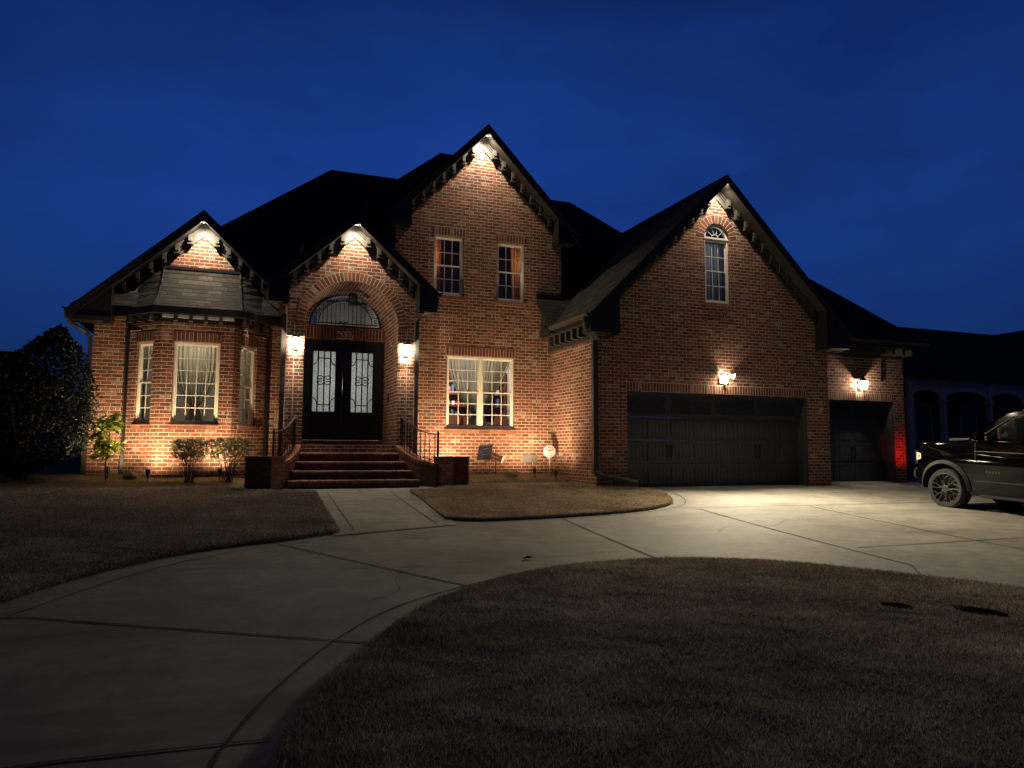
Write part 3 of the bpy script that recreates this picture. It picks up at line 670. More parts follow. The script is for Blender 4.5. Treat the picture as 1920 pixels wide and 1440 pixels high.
# twin window on the main wall
x0,x1,z0,z1 = wins_A['twin']; xm = (x0+x1)/2
wL = window(wA, (0,YA,0), (1,0,0), x0, xm-.0, z0, z1, 3, 3); wRr = window(wA, (0,YA,0), (1,0,0), xm+.0, x1, z0, z1, 3, 3)
def cur_l(t):
    r = xm-.05; l = x0+.06
    if t < .8: return (l+(r-.10-l)*min(1,(t/.8))**2.0, r)
    return (r-.10-.20*((t-.8)/.2)**.8, r)
def cur_r(t):
    l = xm+.05; r = x1-.03
    if t < .8: return (l, r-(r-l-.10)*min(1,(t/.8))**1.15)
    return (l, l+.10+.10*((t-.8)/.2))
curtain(wL, (0,YA,0), (1,0,0), cur_l, 2.31, .55, 9, .23, 'curtain', amp=.06); curtain(wRr, (0,YA,0), (1,0,0), cur_r, 2.31, .55, 9, .23, 'curtain', amp=.06)
for k, sd in (('u1',0),('u2',1)):
    x0,x1,z0,z1 = wins_A[k]; w = window(wA, (0,YA,0), (1,0,0), x0, x1, z0, z1, 3, 2)
    if sd == 0: fn = lambda t, x0=x0: (x0+.03, x0+.24-.02*t)
    else: fn = lambda t, x1=x1: (x1-.33+.03*t, x1-.03)
    curtain(w, (0,YA,0), (1,0,0), fn, z1-.05, z0+.05, 4, .20, 'curtain_orange', amp=.03)
# arched window
w = window(wB, (0,YB,0), (1,0,0), BW[0], BW[1], BW[2], BW[3]-.02, 3, 2)
curtain(w, (0,YB,0), (1,0,0), lambda t: (BW[0]+.03, BW[1]-.03), BW[3]-.1, BW[2]+.03, 7, .22, 'curtain_gray', amp=.035)
mb = MB(); cz = BW[3]+.0; yf = YB+.055
def ringy(mb, cx, cz, r0, r1, y0, y1, n=24, a0=0, a1=180):
    for k in range(n):
        t0, t1 = math.radians(a0+(a1-a0)*k/n), math.radians(a0+(a1-a0)*(k+1)/n); C = lambda r, t, y: (cx+r*math.cos(t), y, cz+r*math.sin(t))
        mb.face([C(r0,t0,y0),C(r1,t0,y0),C(r1,t1,y0),C(r0,t1,y0)]); mb.face([C(r0,t0,y0),C(r0,t1,y0),C(r0,t1,y1),C(r0,t0,y1)]); mb.face([C(r1,t0,y0),C(r1,t1,y0),C(r1,t1,y1),C(r1,t0,y1)])
ringy(mb, 11.15, cz, .305, .366, yf, yf+.07); mb.box((BW[0]+.003,yf-.02,cz-.022),(BW[1]-.003,yf+.07,cz+.02))
fw = mb.obj('arched_window', 'cream', wB)
mb = MB(); ringy(mb, 11.15, cz+.02, .088, .099, yf+.02, yf+.035, 14)
for an in (36,72,108,144):
    t = math.radians(an); d = V((math.cos(t),0,math.sin(t))); n_ = V((-d.z,0,d.x)); p = V((11.15,yf+.02,cz+.02))
    mb.obox(p, d, n_, V((0,1,0)), (.10,.305), (-.0045,.0045), (.0,.008))
mb.obj('grille', 'white', fw)
mb = MB(); pts = [(11.15+.305*math.cos(math.radians(a)), yf+.03, cz+.305*math.sin(math.radians(a))) for a in range(0,181,10)]
mb.face(pts); mb.obj('pane', 'glass', fw)

# --- front door and transom
mb = MB(); y0 = YR-.015
mb.box((1.425,y0,.205),(1.50,y0+.09,2.685)); mb.box((3.36,y0,.205),(3.435,y0+.09,2.685)); mb.box((1.50,y0,2.60),(3.36,y0+.09,2.685))
dfm = mb.obj('door_frame', 'door', H)
scroll_pts = lambda cx, cz, r, s, turns=1.35, n=26: [(cx+s*(r*(1-.78*k/n))*math.cos(math.pi*.5+turns*2*math.pi*k/n*1.0), cz+(r*(1-.78*k/n))*math.sin(math.pi*.5+turns*2*math.pi*k/n)) for k in range(n+1)]
for di, (a, b, ga, gb) in enumerate(((1.502,2.428,1.71,2.25),(2.432,3.358,2.645,3.175))):
    mb = MB(); yy = YR+.03; z0, z1, gz0, gz1 = .21, 2.598, .905, 2.40
    mb.box((a,yy,z0),(ga,yy+.045,z1)); mb.box((gb,yy,z0),(b,yy+.045,z1)); mb.box((ga,yy,z0),(gb,yy+.045,gz0)); mb.box((ga,yy,gz1),(gb,yy+.045,z1))
    for r in ((ga-.035,ga,gz0-.035,gz1+.035),(gb,gb+.035,gz0-.035,gz1+.035),(ga,gb,gz0-.035,gz0),(ga,gb,gz1,gz1+.035)): mb.box((r[0],yy-.014,r[2]),(r[1],yy-.001,r[3]))
    mb.box((ga-.0,yy-.012,.34),(gb,yy-.001,.36)); mb.box((ga,yy-.012,.76),(gb,yy-.001,.78)); mb.box((ga,yy-.012,.36),(ga+.02,yy-.001,.76)); mb.box((gb-.02,yy-.012,.36),(gb,yy-.001,.76))
    dr = mb.obj('front_door', 'door', H)
    mb = MB(); mb.face([(ga,yy+.02,gz0),(gb,yy+.02,gz0),(gb,yy+.02,gz1),(ga,yy+.02,gz1)]); mb.obj('glass_panel', 'frost', dr)
    mb = MB(); gm = (ga+gb)/2; w_ = gb-ga; yi = yy+.004; T = lambda pts, r=.010: mb.tube([(p[0], yi, p[1]) for p in pts], r*1.45, 6)
    xl, xr = ga+w_*.23, gb-w_*.23
    for x in (xl, gm, xr): T([(x,gz0),(x,gz1)], .011)
    T([(xl,gz1-.17),(xr,gz1-.17)]); T([(xl,gz0+.17),(xr,gz0+.17)])
    for s_, x in ((-1,ga),(1,gb)):
        for zz, dz in ((gz1,-1),(gz0,1)):
            xc = xl if s_ < 0 else xr
            T([(x,zz+dz*.34),(x-s_*w_*.14,zz+dz*.30),(x-s_*w_*.21,zz+dz*.20),(x-s_*w_*.22,zz)])
    zc = (gz0+gz1)/2+.03
    for s_ in (-1,1):
        for v in (1,-1):
            pts = [(gm+s_*(w_*.17+ .075*math.cos(t))-s_*.0, zc+v*(.055+.055*math.sin(t))) for t in [math.radians(q) for q in range(180,-200,-20)]]
            T(pts[:12]+[(gm+s_*(w_*.17+.045*math.cos(math.radians(q))), zc+v*(.055+.030*math.sin(math.radians(q)))) for q in range(-40,-180,-20)], .009)
    for x in (xl, gm, xr):
        for q in (.22,.34,.66,.78): mb.lathe([(0,-.022),(.017,-.008),(.017,.008),(0,.022)], (x,yi,gz0+(gz1-gz0)*q), 'Z', 8)
    mb.lathe([(0,-.035),(.026,-.012),(.026,.012),(0,.035)], (gm,yi,zc), 'Z', 8)
    mb.obj('scrollwork', 'iron', dr)
    hx = b-.065 if di == 0 else a+.065
    mb = MB(); mb.box((hx-.02,yy-.02,1.02),(hx+.02,yy-.002,1.30)); mb.tube([(hx,yy-.02,1.24),(hx,yy-.07,1.22),(hx,yy-.07,1.08),(hx,yy-.02,1.06)], .010)
    mb.obj('handle', 'iron', dr)
mb = MB(); yt = YR+.02
def ellr(mb, cx, cz, a0, b0, a1, b1, y0, y1, n=30):
    for k in range(n):
        t0, t1 = math.pi*k/n, math.pi*(k+1)/n
        C = lambda a, b, t, y: (cx+a*math.cos(t), y, cz+b*math.sin(t))
        mb.face([C(a0,b0,t0,y0),C(a1,b1,t0,y0),C(a1,b1,t1,y0),C(a0,b0,t1,y0)]); mb.face([C(a0,b0,t0,y0),C(a0,b0,t1,y0),C(a0,b0,t1,y1),C(a0,b0,t0,y1)])
ellr(mb, TX, TZ, TR-.045, .795, TR, .84, yt, yt+.06); mb.box((TX-TR,yt,TZ),(TX+TR,yt+.06,TZ+.04))
tw = mb.obj('transom_window', 'door', H)
mb = MB(); mb.face([(TX+(TR-.045)*math.cos(math.radians(a)), yt+.03, TZ+.04+.76*math.sin(math.radians(a))) for a in range(0,181,8)]); mb.obj('pane', 'glass', tw)
mb = MB(); T = lambda pts, r=.010: mb.tube([(p[0], yt+.01, p[1]) for p in pts], r*1.5, 6)
T([(TX+.66*math.cos(math.radians(a)), TZ+.11+.56*math.sin(math.radians(a))) for a in range(0,181,8)]); T([(TX-.80,TZ+.09),(TX+.80,TZ+.09)], .011)
for a in range(8, 180, 20):
    t = math.radians(a); c = (TX+.755*math.cos(t), TZ+.07+.65*math.sin(t)); tx, tz = -math.sin(t), math.cos(t)
    for s_ in (-1,1):
        T([(c[0]+s_*tx*.035+.032*math.cos(q+t), c[1]+s_*tz*.035+.032*math.sin(q+t)) for q in [math.radians(k) for k in range(0,320,30)]], .007)
    if a+10 < 176:
        t = math.radians(a+10); T([(TX+.66*math.cos(t),TZ+.11+.56*math.sin(t)),(TX+.84*math.cos(t),TZ+.05+.74*math.sin(t))], .007)
for s_ in (-1,1): T([(TX-.05+s_*(.06+.05*math.cos(q)), TZ+.085+.05*math.sin(q)) for q in [math.radians(k) for k in range(0,330,30)]], .009)
mb.obj('scrollwork', 'iron', tw)

M['darkpane'] = plain('dark_pane', (.024,.026,.030), .35)
# --- garage doors
def garage_door(x0, x1, z0, z1, y, npan, pairs):
    mb = MB(); ht = z1-z0; sh = ht/4
    rows = [(z0+k*sh, z0+(k+1)*sh) for k in range(4)]; pw = (x1-x0)/npan
    for k, (a, b) in enumerate(rows):
        mb.box((x0,y,a+.004),(x1,y+.05,b-.004))
        if k == 3: continue
        for p in range(npan):
            pa, pb = x0+p*pw, x0+(p+1)*pw; m = .055; l, r, c, d = pa+m, pb-m, a+.06, b-.06
            for q in ((l,r,d-.014,d),(l,r,c,c+.014),(l,l+.014,c+.014,d-.014),(r-.014,r,c+.014,d-.014)): mb.box((q[0],y-.012,q[2]),(q[1],y-.001,q[3]))
            nb = 5
            for s in range(nb):
                u0 = l+.018+(r-l-.036)*s/nb; u1 = l+.018+(r-l-.036)*(s+1)/nb
                mb.box((u0+.005,y-.007,c+.018),(u1-.005,y-.001,d-.018))
    mb.box((x0,y-.03,z0),(x1,y,z0+.03))
    gd = mb.obj('garage_door', 'garage', H)
    # upper lights with an arched head spanning each carriage pair
    a, b = rows[3]; nw = npan//2; ww = (x1-x0)/nw
    for k in range(nw):
        gl = MB(); fr = MB()
        l, r = x0+k*ww+.10, x0+(k+1)*ww-.10; c, d = a+.10, b-.07
        head = (lambda x: d-.10*((x-(x0+(2*(k//2)+1)*ww))/ww)**2) if nw > 1 else (lambda x: d-.10*((x-(l+r)/2)/ww*2)**2)
        nseg = 10
        for s in range(nseg):
            xa, xb = l+(r-l)*s/nseg, l+(r-l)*(s+1)/nseg
            gl.face([(xa,y-.004,c),(xb,y-.004,c),(xb,y-.004,head(xb)),(xa,y-.004,head(xa))])
            fr.face([(xa,y-.016,head(xa)-.012),(xb,y-.016,head(xb)-.012),(xb,y-.016,head(xb)+.018),(xa,y-.016,head(xa)+.018)]); fr.face([(xa,y-.016,head(xa)-.012),(xb,y-.016,head(xb)-.012),(xb,y-.001,head(xb)-.012),(xa,y-.001,head(xa)-.012)])
            fr.face([(xa,y-.016,head(xa)+.018),(xb,y-.016,head(xb)+.018),(xb,y-.001,head(xb)+.018),(xa,y-.001,head(xa)+.018)])
        fr.box((l-.02,y-.016,c-.02),(r+.02,y-.001,c)); fr.box((l-.02,y-.016,c),(l,y-.001,head(l))); fr.box((r,y-.016,c),(r+.02,y-.001,head(r)))
        for s in (1,2,3): x = l+(r-l)*s/4; fr.box((x-.008,y-.012,c),(x+.008,y-.0055,head(x)-.01))
        zm = (c+d-.05)/2; fr.box((l,y-.0125,zm-.008),(r,y-.006,zm+.008))
        gl.obj('pane', 'darkpane', gd); fr.obj('pane_frame', 'garage', gd)
    for px in pairs:
        for s_ in (-1,1):
            mb = MB(); hx = px+s_*.055; hz = -.02+ (0 if npan > 4 else 0)
            mb.tube([(hx,y-.012,hz+.12),(hx,y-.05,hz+.105),(hx,y-.055,hz),(hx,y-.05,hz-.125),(hx,y-.012,hz-.14)], .011)
            mb.box((hx-.022,y-.022,hz+.09),(hx+.022,y-.012,hz+.16)); mb.box((hx-.022,y-.022,hz-.17),(hx+.022,y-.012,hz-.11))
            mb.obj('handle', 'iron', gd)
    return gd
gz = g(15.2)
garage_door(8.56, 13.81, gz+.01, 1.36, YB+.33, 8, (9.87, 12.50)).name = 'garage_door'
gd2 = garage_door(15.05, 17.32, gz+.01, 1.37, YE+.37, 4, (16.18,)); gd2['label'] = 'narrow single dark garage door'
for (x0,x1,zt,y,dp) in ((8.53,13.84,1.385,YB,.36),(15.02,17.35,1.40,YE,.40)):
    mb = MB(); mb.box((x0+.002,y+.03,gz-.02),(x0+.03,y+dp,zt-.002)); mb.box((x1-.03,y+.03,gz-.02),(x1-.002,y+dp,zt-.002)); mb.box((x0+.03,y+.03,zt-.03),(x1-.03,y+dp,zt-.002))
    mb.face([(x0,y,gz-.1),(x0,y+.03,gz-.1),(x0,y+.03,zt),(x0,y,zt)]); mb.face([(x1,y,gz-.1),(x1,y+.03,gz-.1),(x1,y+.03,zt),(x1,y,zt)])
    mb.obj('door_jamb', 'garage', H)

# --- gable roofs with brackets and frieze
def gable(cx, hw, ze, zr, Yf, Yw, Yb, retL, retR, zret, spacing=.36, th=.15, clipR=None):
    m = (zr-ze)/hw; mb = MB(); nrm = math.hypot(1, m)
    for s_ in (-1,1):
        e, r = (cx+s_*hw, ze), (cx, zr)
        if s_ > 0 and clipR is not None: e = (clipR, zr-(clipR-cx)*m)
        top = [(e[0],Yf,e[1]),(r[0],Yf,r[1]),(r[0],Yb,r[1]),(e[0],Yb,e[1])]
        mb.face(top, mi=0)
        dz = th*nrm
        und = [(p[0],p[1],p[2]-dz) for p in top]; und[0] = (e[0],Yf,e[1]-.16); und[3] = (e[0],Yb,e[1]-.16)
        mb.face(und, mi=1); mb.face([top[0],top[1],und[1],und[0]], mi=1); mb.face([top[0],top[3],und[3],und[0]], mi=1)
        # rake board, proud of the slab, and a thin drip edge
        for (o0, o1, yy, tt) in ((-.002, .17, Yf-.025, .025), (.02, .07, Yf-.045, .02)):
            a = [(e[0], yy, e[1]-o0*nrm+.004),(cx, yy, zr-o0*nrm+.004),(cx, yy, zr-o1*nrm),(e[0], yy, e[1]-o1*nrm)]
            b = [(p[0], yy+tt, p[2]) for p in a]
            mb.face(a, mi=1)
            for i in range(4): mb.face([a[i], a[(i+1)%4], b[(i+1)%4], b[i]], mi=1)
    ro = mb.obj('gable_roof', ['shingle','dark'], H)
    zu = lambda x: zr-th*nrm-abs(x-cx)*m
    # frieze + mouldings against the wall
    mb = MB()
    for s_ in (-1,1):
        xe = (cx-hw if s_ < 0 else cx+hw)
        lim = (retL if s_ < 0 else retR)
        for (o0, o1, d) in ((.0,.20,.022),(.0,.07,.05),(.0,.035,.085),(.17,.20,.034)):
            P = [(cx, zu(cx)-o0*nrm), (lim, zu(lim)-o0*nrm), (lim, zu(lim)-o1*nrm), (cx, zu(cx)-o1*nrm)]
            for i in range(4):
                a, b = P[i], P[(i+1)%4]; mb.face([(a[0],Yw-d,a[1]),(b[0],Yw-d,b[1]),(b[0],Yw-.001,b[1]),(a[0],Yw-.001,a[1])])
            mb.face([(p[0],Yw-d,p[1]) for p in P])
    mb.obj('frieze', 'trim', ro)
    mb = MB()   # soffit boards just below the slab
    for s_ in (-1,1):
        lim = (retL if s_ < 0 else retR)
        mb.face([(cx,Yf+.02,zu(cx)-.006),(lim,Yf+.02,zu(lim)-.006),(lim,Yw,zu(lim)-.006),(cx,Yw,zu(cx)-.006)])
    mb.obj('soffit', 'soffit', ro)
    # brackets
    proto = None
    for s_ in (-1,1):
        lim = (retL if s_ < 0 else retR); n = int(abs(lim-cx)/(spacing*.70)); k = 0; x = cx+s_*.29
        while abs(x-cx) < abs(lim-cx)-.05:
            zt = zu(x)+.01; mb = MB()
            mb.box((x-.045,Yw-.13,zt-.21),(x+.045,Yw-.02,zt)); mb.box((x-.055,Yw-.14,zt-.235),(x+.055,Yw-.02,zt-.212)); mb.box((x-.038,Yw-.16,zt-.17),(x+.038,Yw-.13,zt-.02))
            mb.obj('bracket', 'trim', ro); x += s_*spacing*.72
    # boxed returns at the eaves
    for s_, lim in ((-1,retL),(1,retR)):
        xe = cx+s_*hw
        if s_ > 0 and clipR is not None: continue
        if lim is None or abs(xe-lim) < .05: continue
        a, b = min(xe,lim), max(xe,lim); mb = MB()
        mb.box((a+.02,Yf+.02,zret),(b,Yw-.002,ze-.14)); mb.box((a+.0,Yf+.0,zret+.05),(b+.02 if s_<0 else b,Yw-.002,zret+.10))
        mb.prism([(a+.02,ze-.15),(b,ze-.15),((b if s_<0 else a+.02),ze-.15+abs(b-a)*m*.96)], 'Y', Yf+.03, Yw)
        mb.box(((lim-.14) if s_<0 else lim+.02, Yf+.06, zret-.04),((lim-.02) if s_<0 else lim+.14, Yw-.01, zret-.001))
        mb.obj('cornice_return', 'dark', ro)
    return ro
rD = gable(-.86, 2.55, 2.95, 5.35, 17.50, YD, 22.5, -2.62, .93, 2.70, clipR=.955)
rC = gable(2.41, 1.88, 3.66, 5.33, 16.35, YC, 21.5, .97, 3.85, 3.18)
rA = gable(5.75, 2.50, 5.72, 8.28, 17.05, YA, 20.6, 3.80, 7.70, 5.42)
rB = gable(11.15, 3.79, 3.09, 6.82, 14.55, YB, 21.2, 8.13, 14.17, 2.66)

# --- hipped main roofs
def hip(name, x0, x1, y0, yr, y1, ze, pitch, ridge=None):
    h = (yr-y0)*pitch; d = yr-y0; mb = MB(); A = (x0,y0,ze); B = (x1,y0,ze); C = (x1,y1,ze); D = (x0,y1,ze); R0 = (x0+d,yr,ze+h); R1 = (x1-d,yr,ze+h)
    mb.face([A,B,R1,R0]); mb.face([B,C,R1]); mb.face([C,D,R0,R1]); mb.face([D,A,R0])
    mb.tube([R0,R1], .05, 6, mi=0); mb.tube([A,R0], .035, 5, mi=0); mb.tube([B,R1], .035, 5, mi=0)
    for a, b in ((A,B),(B,C),(D,A)): mb.face([a,b,(b[0],b[1],b[2]-.2),(a[0],a[1],a[2]-.2)], mi=1)
    mb.face([(p[0],p[1],p[2]-.2) for p in (A,B,C,D)], mi=1)
    return mb.obj(name, ['shingle','dark'], H)
mb = MB(); zf_ = lambda y: 3.0+(y-17.5); X0, X1 = -3.36, 16.95; R0, R1 = (X0+5.9,23.4,8.9), (X1-5.9,23.4,8.9); yb = 20.6; ys_ = 17.56
mb.face([(X0+.06,ys_,zf_(ys_)),(.95,ys_,zf_(ys_)),(.95,yb,zf_(yb)),(X0+3.1,yb,zf_(yb))]); mb.face([(.95,19.2,zf_(19.2)),(3.48,19.2,zf_(19.2)),(3.48,yb,zf_(yb)),(.95,yb,zf_(yb))]); mb.face([(8.01,ys_,zf_(ys_)),(X1-.06,ys_,zf_(ys_)),(X1-3.1,yb,zf_(yb)),(8.01,yb,zf_(yb))])
mb.face([(X0+3.1,yb,zf_(yb)),(X1-3.1,yb,zf_(yb)),R1,R0])
mb.face([(X0,17.5,3.0),R0,(X0,29.3,3.0)]); mb.face([(X1,17.5,3.0),(X1,29.3,3.0),R1]); mb.face([R0,R1,(X1,29.3,3.0),(X0,29.3,3.0)])
mb.face([(X0,17.5,3.0),(X0,29.3,3.0),(X0,29.3,2.8),(X0,17.5,2.8)], mi=1)
mb.tube([R0,R1], .05, 6); mb.tube([(X0,17.5,3.0),R0], .04, 5); mb.tube([(X1,17.5,3.0),R1], .04, 5)
mb.obj('main_roof', ['shingle','dark'], H)
hip('upper_roof', 2.80, 8.70, 17.55, 20.0, 22.45, 6.10, 1.0)
mb = MB(); A,B,R0,R1 = (12.5,15.0,3.05),(18.15,15.0,3.05),(12.5,18.6,6.65),(14.55,18.6,6.65); C,D = (18.15,22.2,3.05),(12.5,22.2,3.05)
mb.face([A,B,R1,R0]); mb.face([B,C,R1]); mb.face([C,D,R0,R1]); mb.tube([B,R1], .035, 5); mb.tube([R0,R1], .05, 6)
mb.face([(14.6,15.0,3.05),B,(18.15,15.0,2.87),(14.6,15.0,2.87)], mi=1); mb.face([B,C,(18.15,22.2,2.87),(18.15,15.0,2.87)], mi=1); mb.face([(14.6,15.0,2.87),(18.15,15.0,2.87),(18.15,22.2,2.87),(14.6,22.2,2.87)], mi=1)
rE = mb.obj('side_garage_roof', ['shingle','dark'], H)
mb = MB(); mb.box((14.58,YE-.03,2.62),(17.8,YE-.001,2.87)); mb.box((14.58,YE-.06,2.78),(17.8,YE-.03,2.87)); mb.obj('frieze', 'soffit', rE)
for k in range(9):
    mb = MB(); x = 14.85+k*.36; mb.box((x-.05,15.06,2.68),(x+.05,YE-.04,2.86)); mb.obj('bracket', 'soffit', rE)
for (px_, py_, h_) in ((1.2,20.3,.35),(13.2,20.6,.3)):
    mb = MB(); zz = zf_(py_); mb.lathe([(.045,-.1),(.045,h_),(0,h_)], (px_,py_,zz), 'Z', 10); mb.lathe([(.12,-.10),(.06,.06)], (px_,py_,zz), 'Z', 10); mb.obj('vent_pipe', 'gutter', H)
# small front-facing slope in the corner between main wall and garage
mb = MB(); mb.face([(7.27,16.62,3.07),(9.6,16.62,3.07),(9.6,17.5,3.99),(7.27,17.5,3.99)], mi=0)
mb.face([(7.27,16.62,3.07),(7.27,17.5,3.99),(7.27,17.5,3.86),(7.27,16.62,2.94)], mi=1); mb.face([(7.27,16.62,2.94),(9.6,16.62,2.94),(9.6,17.5,3.86),(7.27,17.5,3.86)], mi=1)
mb.box((7.27,17.46,3.98),(8.0,17.5,4.09), mi=1)
mb.obj('corner_roof', ['shingle','dark'], H)
# eave soffit + brackets along the garage's left side
mb = MB(); mb.box((7.40,14.6,2.88),(7.725,17.49,2.93)); mb.box((7.60,15.0,2.55),(7.725,17.49,2.879)); mb.box((7.55,15.0,2.82),(7.60,17.2,2.879))
sfo = mb.obj('eave_soffit', 'gutter', H)
for k in range(6):
    y = 15.35+k*.34; mb = MB(); mb.box((7.43,y-.055,2.64),(7.60,y+.055,2.875)); mb.obj('bracket', 'trim', sfo)
def gutter(name, p0, p1, out, parent=H, sz=.12):
    p0, p1 = V(p0), V(p1); d = (p1-p0).normalized(); o = V(out); mb = MB(); up = V((0,0,1)); L = (p1-p0).length
    sec = [(0,0),(.02,-.11),(.075,-.115),(.10,-.06),(.13,-.03),(.13,0),(.115,0),(.11,-.02),(.02,-.02)]
    R = [[p+o*a+up*b for a, b in sec] for p in (p0, p1)]; n = len(sec)
    for i in range(n): mb.face([R[0][i],R[0][(i+1)%n],R[1][(i+1)%n],R[1][i]])
    mb.face(R[0]); mb.face(R[1][::-1]); return mb.obj('gutter', 'gutter', parent)
gutter('g', (7.36,14.53,3.09), (7.36,16.62,3.09), (-1,0,0)); gutter('g', (-3.40,17.48,2.96), (-3.40,29,2.96), (-1,0,0)); gutter('g', (14.97,15.0,3.04), (18.2,15.0,3.04), (0,-1,0))
gutter('g', (.53,16.33,3.66), (.53,17.6,3.66), (-1,0,0)); gutter('g', (4.29,16.33,3.66), (4.29,17.48,3.66), (1,0,0)); gutter('g', (8.25,17.03,5.72), (8.25,19.8,5.72), (1,0,0)); gutter('g', (3.25,17.03,5.72), (3.25,19.8,5.72), (-1,0,0))
def downspout(pts, w=.075, d=.055, shoe=None):
    mb = MB(); pts = [V(p) for p in pts]; n = len(pts); rings = []
    for i, p in enumerate(pts):
        a, b = pts[max(0,i-1)], pts[min(n-1,i+1)]; t = (b-a).normalized(); u = V((1,0,0)) if abs(t.x) < .8 else V((0,0,1)); v = t.cross(u).normalized(); u = v.cross(t).normalized()
        rings.append([p+u*w*s1/2+v*d*s2/2 for s1, s2 in ((-1,-1),(1,-1),(1,1),(-1,1))])
    for i in range(n-1):
        for k in range(4): mb.face([rings[i][k],rings[i][(k+1)%4],rings[i+1][(k+1)%4],rings[i+1][k]])
    mb.face(rings[0]); mb.face(rings[-1][::-1])
    for zz in ([-.1, 1.2] if len(pts) > 4 else []):
        q = [p for p in pts if abs(p.x-pts[-3].x) < .3][0]; mb.box((pts[-3].x-w/2-.012,pts[-3].y-d/2-.006,zz),(pts[-3].x+w/2+.012,pts[-3].y+d/2+.03,zz+.03))
    return mb.obj('downspout', 'gutter', H)
gl = g(17)
downspout([(-3.46,17.62,2.86),(-3.46,17.64,2.75),(-3.36,17.75,2.62),(-3.14,17.93,2.50),(-3.045,17.96,2.38),(-3.045,17.96,gl-.1),(-3.045,17.9,gl-.12)])
downspout([(.47,16.45,3.58),(.47,16.45,3.42),(.55,16.53,3.26),(.78,16.68,3.12),(.90,16.72,2.95),(.90,16.72,-.5),(.90,16.68,-.7)], .10, .07)
downspout([(4.33,16.5,3.58),(4.30,16.5,3.36),(4.18,16.58,3.22),(3.98,16.68,3.14),(3.90,16.71,3.0),(3.90,16.71,-.5),(3.90,16.66,-.7)], .085, .06)
downspout([(7.30,14.66,3.0),(7.30,14.66,2.88),(7.36,14.72,2.76),(7.56,14.84,2.66),(7.665,14.93,2.52),(7.665,14.93,-.42),(7.68,14.92,-.50),(7.80,14.80,-.60),(8.42,14.35,-.74)], .13, .10)
mb = MB(); mb.obox((-2.31,17.96,0),(1,0,0),(0,0,1),(0,-1,0),(-.03,.03),(-.75,2.62),(0,.05)); mb.obj('corner_strip', 'iron', H); mb = MB(); mb.obox((.62,17.96,0),(1,0,0),(0,0,1),(0,-1,0),(-.025,.02),(-.75,2.60),(0,.05)); mb.obj('corner_strip', 'iron', H)  # thin dark strip down each inside corner of the bay

# --- bay roof
bo = [(-2.62,17.99),(-1.74,17.02),(.03,17.02),(.92,17.99)]; bt = [(-1.95,18.0),(-1.66,17.93),(-.04,17.93),(.25,18.0)]
zb, zt_ = 3.03, 4.06
mb = MB(); NR = 6; lev = []
for r in range(NR+1):      # the skirt sweeps outward towards the eave
    t = r/NR; k = .38*t+.62*t**2.3; lev.append(([(bt[i][0]+(bo[i][0]-bt[i][0])*k, bt[i][1]+(bo[i][1]-bt[i][1])*k) for i in range(4)], zt_+(zb-zt_)*t))
for i in range(3):
    run = 0
    for r in range(NR):
        (A0, z0), (A1, z1) = lev[r], lev[r+1]; L_ = math.dist((A0[i][1], z0), (A1[i][1], z1)) if i == 1 else math.dist((*A0[i+(i==0)], z0), (*A1[i+(i==0)], z1))
        U_ = (V(bo[i+1])-V(bo[i])).normalized(); uu = lambda p: V(p).dot(U_)
        mb.face([(*A1[i],z1),(*A1[i+1],z1),(*A0[i+1],z0),(*A0[i],z0)], uv=[(uu(A1[i]),-run-L_),(uu(A1[i+1]),-run-L_),(uu(A0[i+1]),-run),(uu(A0[i]),-run)], mi=0); run += L_
    a, b = bo[i], bo[i+1]; mb.face([(*a,zb),(*b,zb),(*b,zb-.15),(*a,zb-.15)], mi=1)
mb.face([(*p,zb-.15) for p in bo]+[(.92,18.0,zb-.15),(-2.62,18.0,zb-.15)], mi=1)
for a in (1,2): mb.tube([(*lv[a],z+.005) for lv, z in lev], .022, 5, mi=0)
mb.box((-2.0,17.90,zt_-.02),(.30,17.999,zt_+.05), mi=1)
bay = mb.obj('bay_roof', ['shingle','dark'], H)
# bay frieze, dentils and lit white vents
mb = MB(); vt = MB(); dn = []
for (a, U, L) in segs:
    Nn = V((U.y,-U.x,0)); mb.obox(a, U, (0,0,1), Nn, (-.06 if a is aC else 0,L+.06 if a is aC else L), (2.71,2.80), (0,.05)); mb.obox(a, U, (0,0,1), Nn, (0,L), (2.80,2.875), (0,.10))
mb.obj('frieze', 'dark', bay)
mb = MB()
for k in range(5): mb.obox(aC, UC, (0,0,1), V((0,-1,0)), (.02+k*.303,.02+k*.303+.235), (2.80,2.868), (.106,.135))
mb.obj('soffit_vent', 'white', bay)
for (a, U, L), ks in ((segs[0],3),(segs[1],4),(segs[2],3)):
    Nn = V((U.y,-U.x,0))
    for k in range(ks):
        mb = MB(); c_ = L*(k+.5)/ks if ks == 3 else .285+k*.303; mb.obox(a, U, (0,0,1), Nn, (c_-.035,c_+.035), (2.745,2.87), (.052,.20)); mb.obox(a, U, (0,0,1), Nn, (c_-.04,c_+.04), (2.725,2.744), (.052,.205))
        mb.obj('bracket', 'trim', bay)
# foundation vents
for (x0,x1,z0,z1) in ((6.90,7.30,-.33,-.13),(4.55,4.92,-.27,-.13)):
    mb = MB(); mb.box((x0,YA-.02,z0),(x1,YA-.002,z1))
    for k in range(4): z = z0+.03+k*(z1-z0-.05)/4; mb.box((x0+.02,YA-.032,z),(x1-.02,YA-.021,z+.014))
    mb.obj('foundation_vent', 'gray', H)

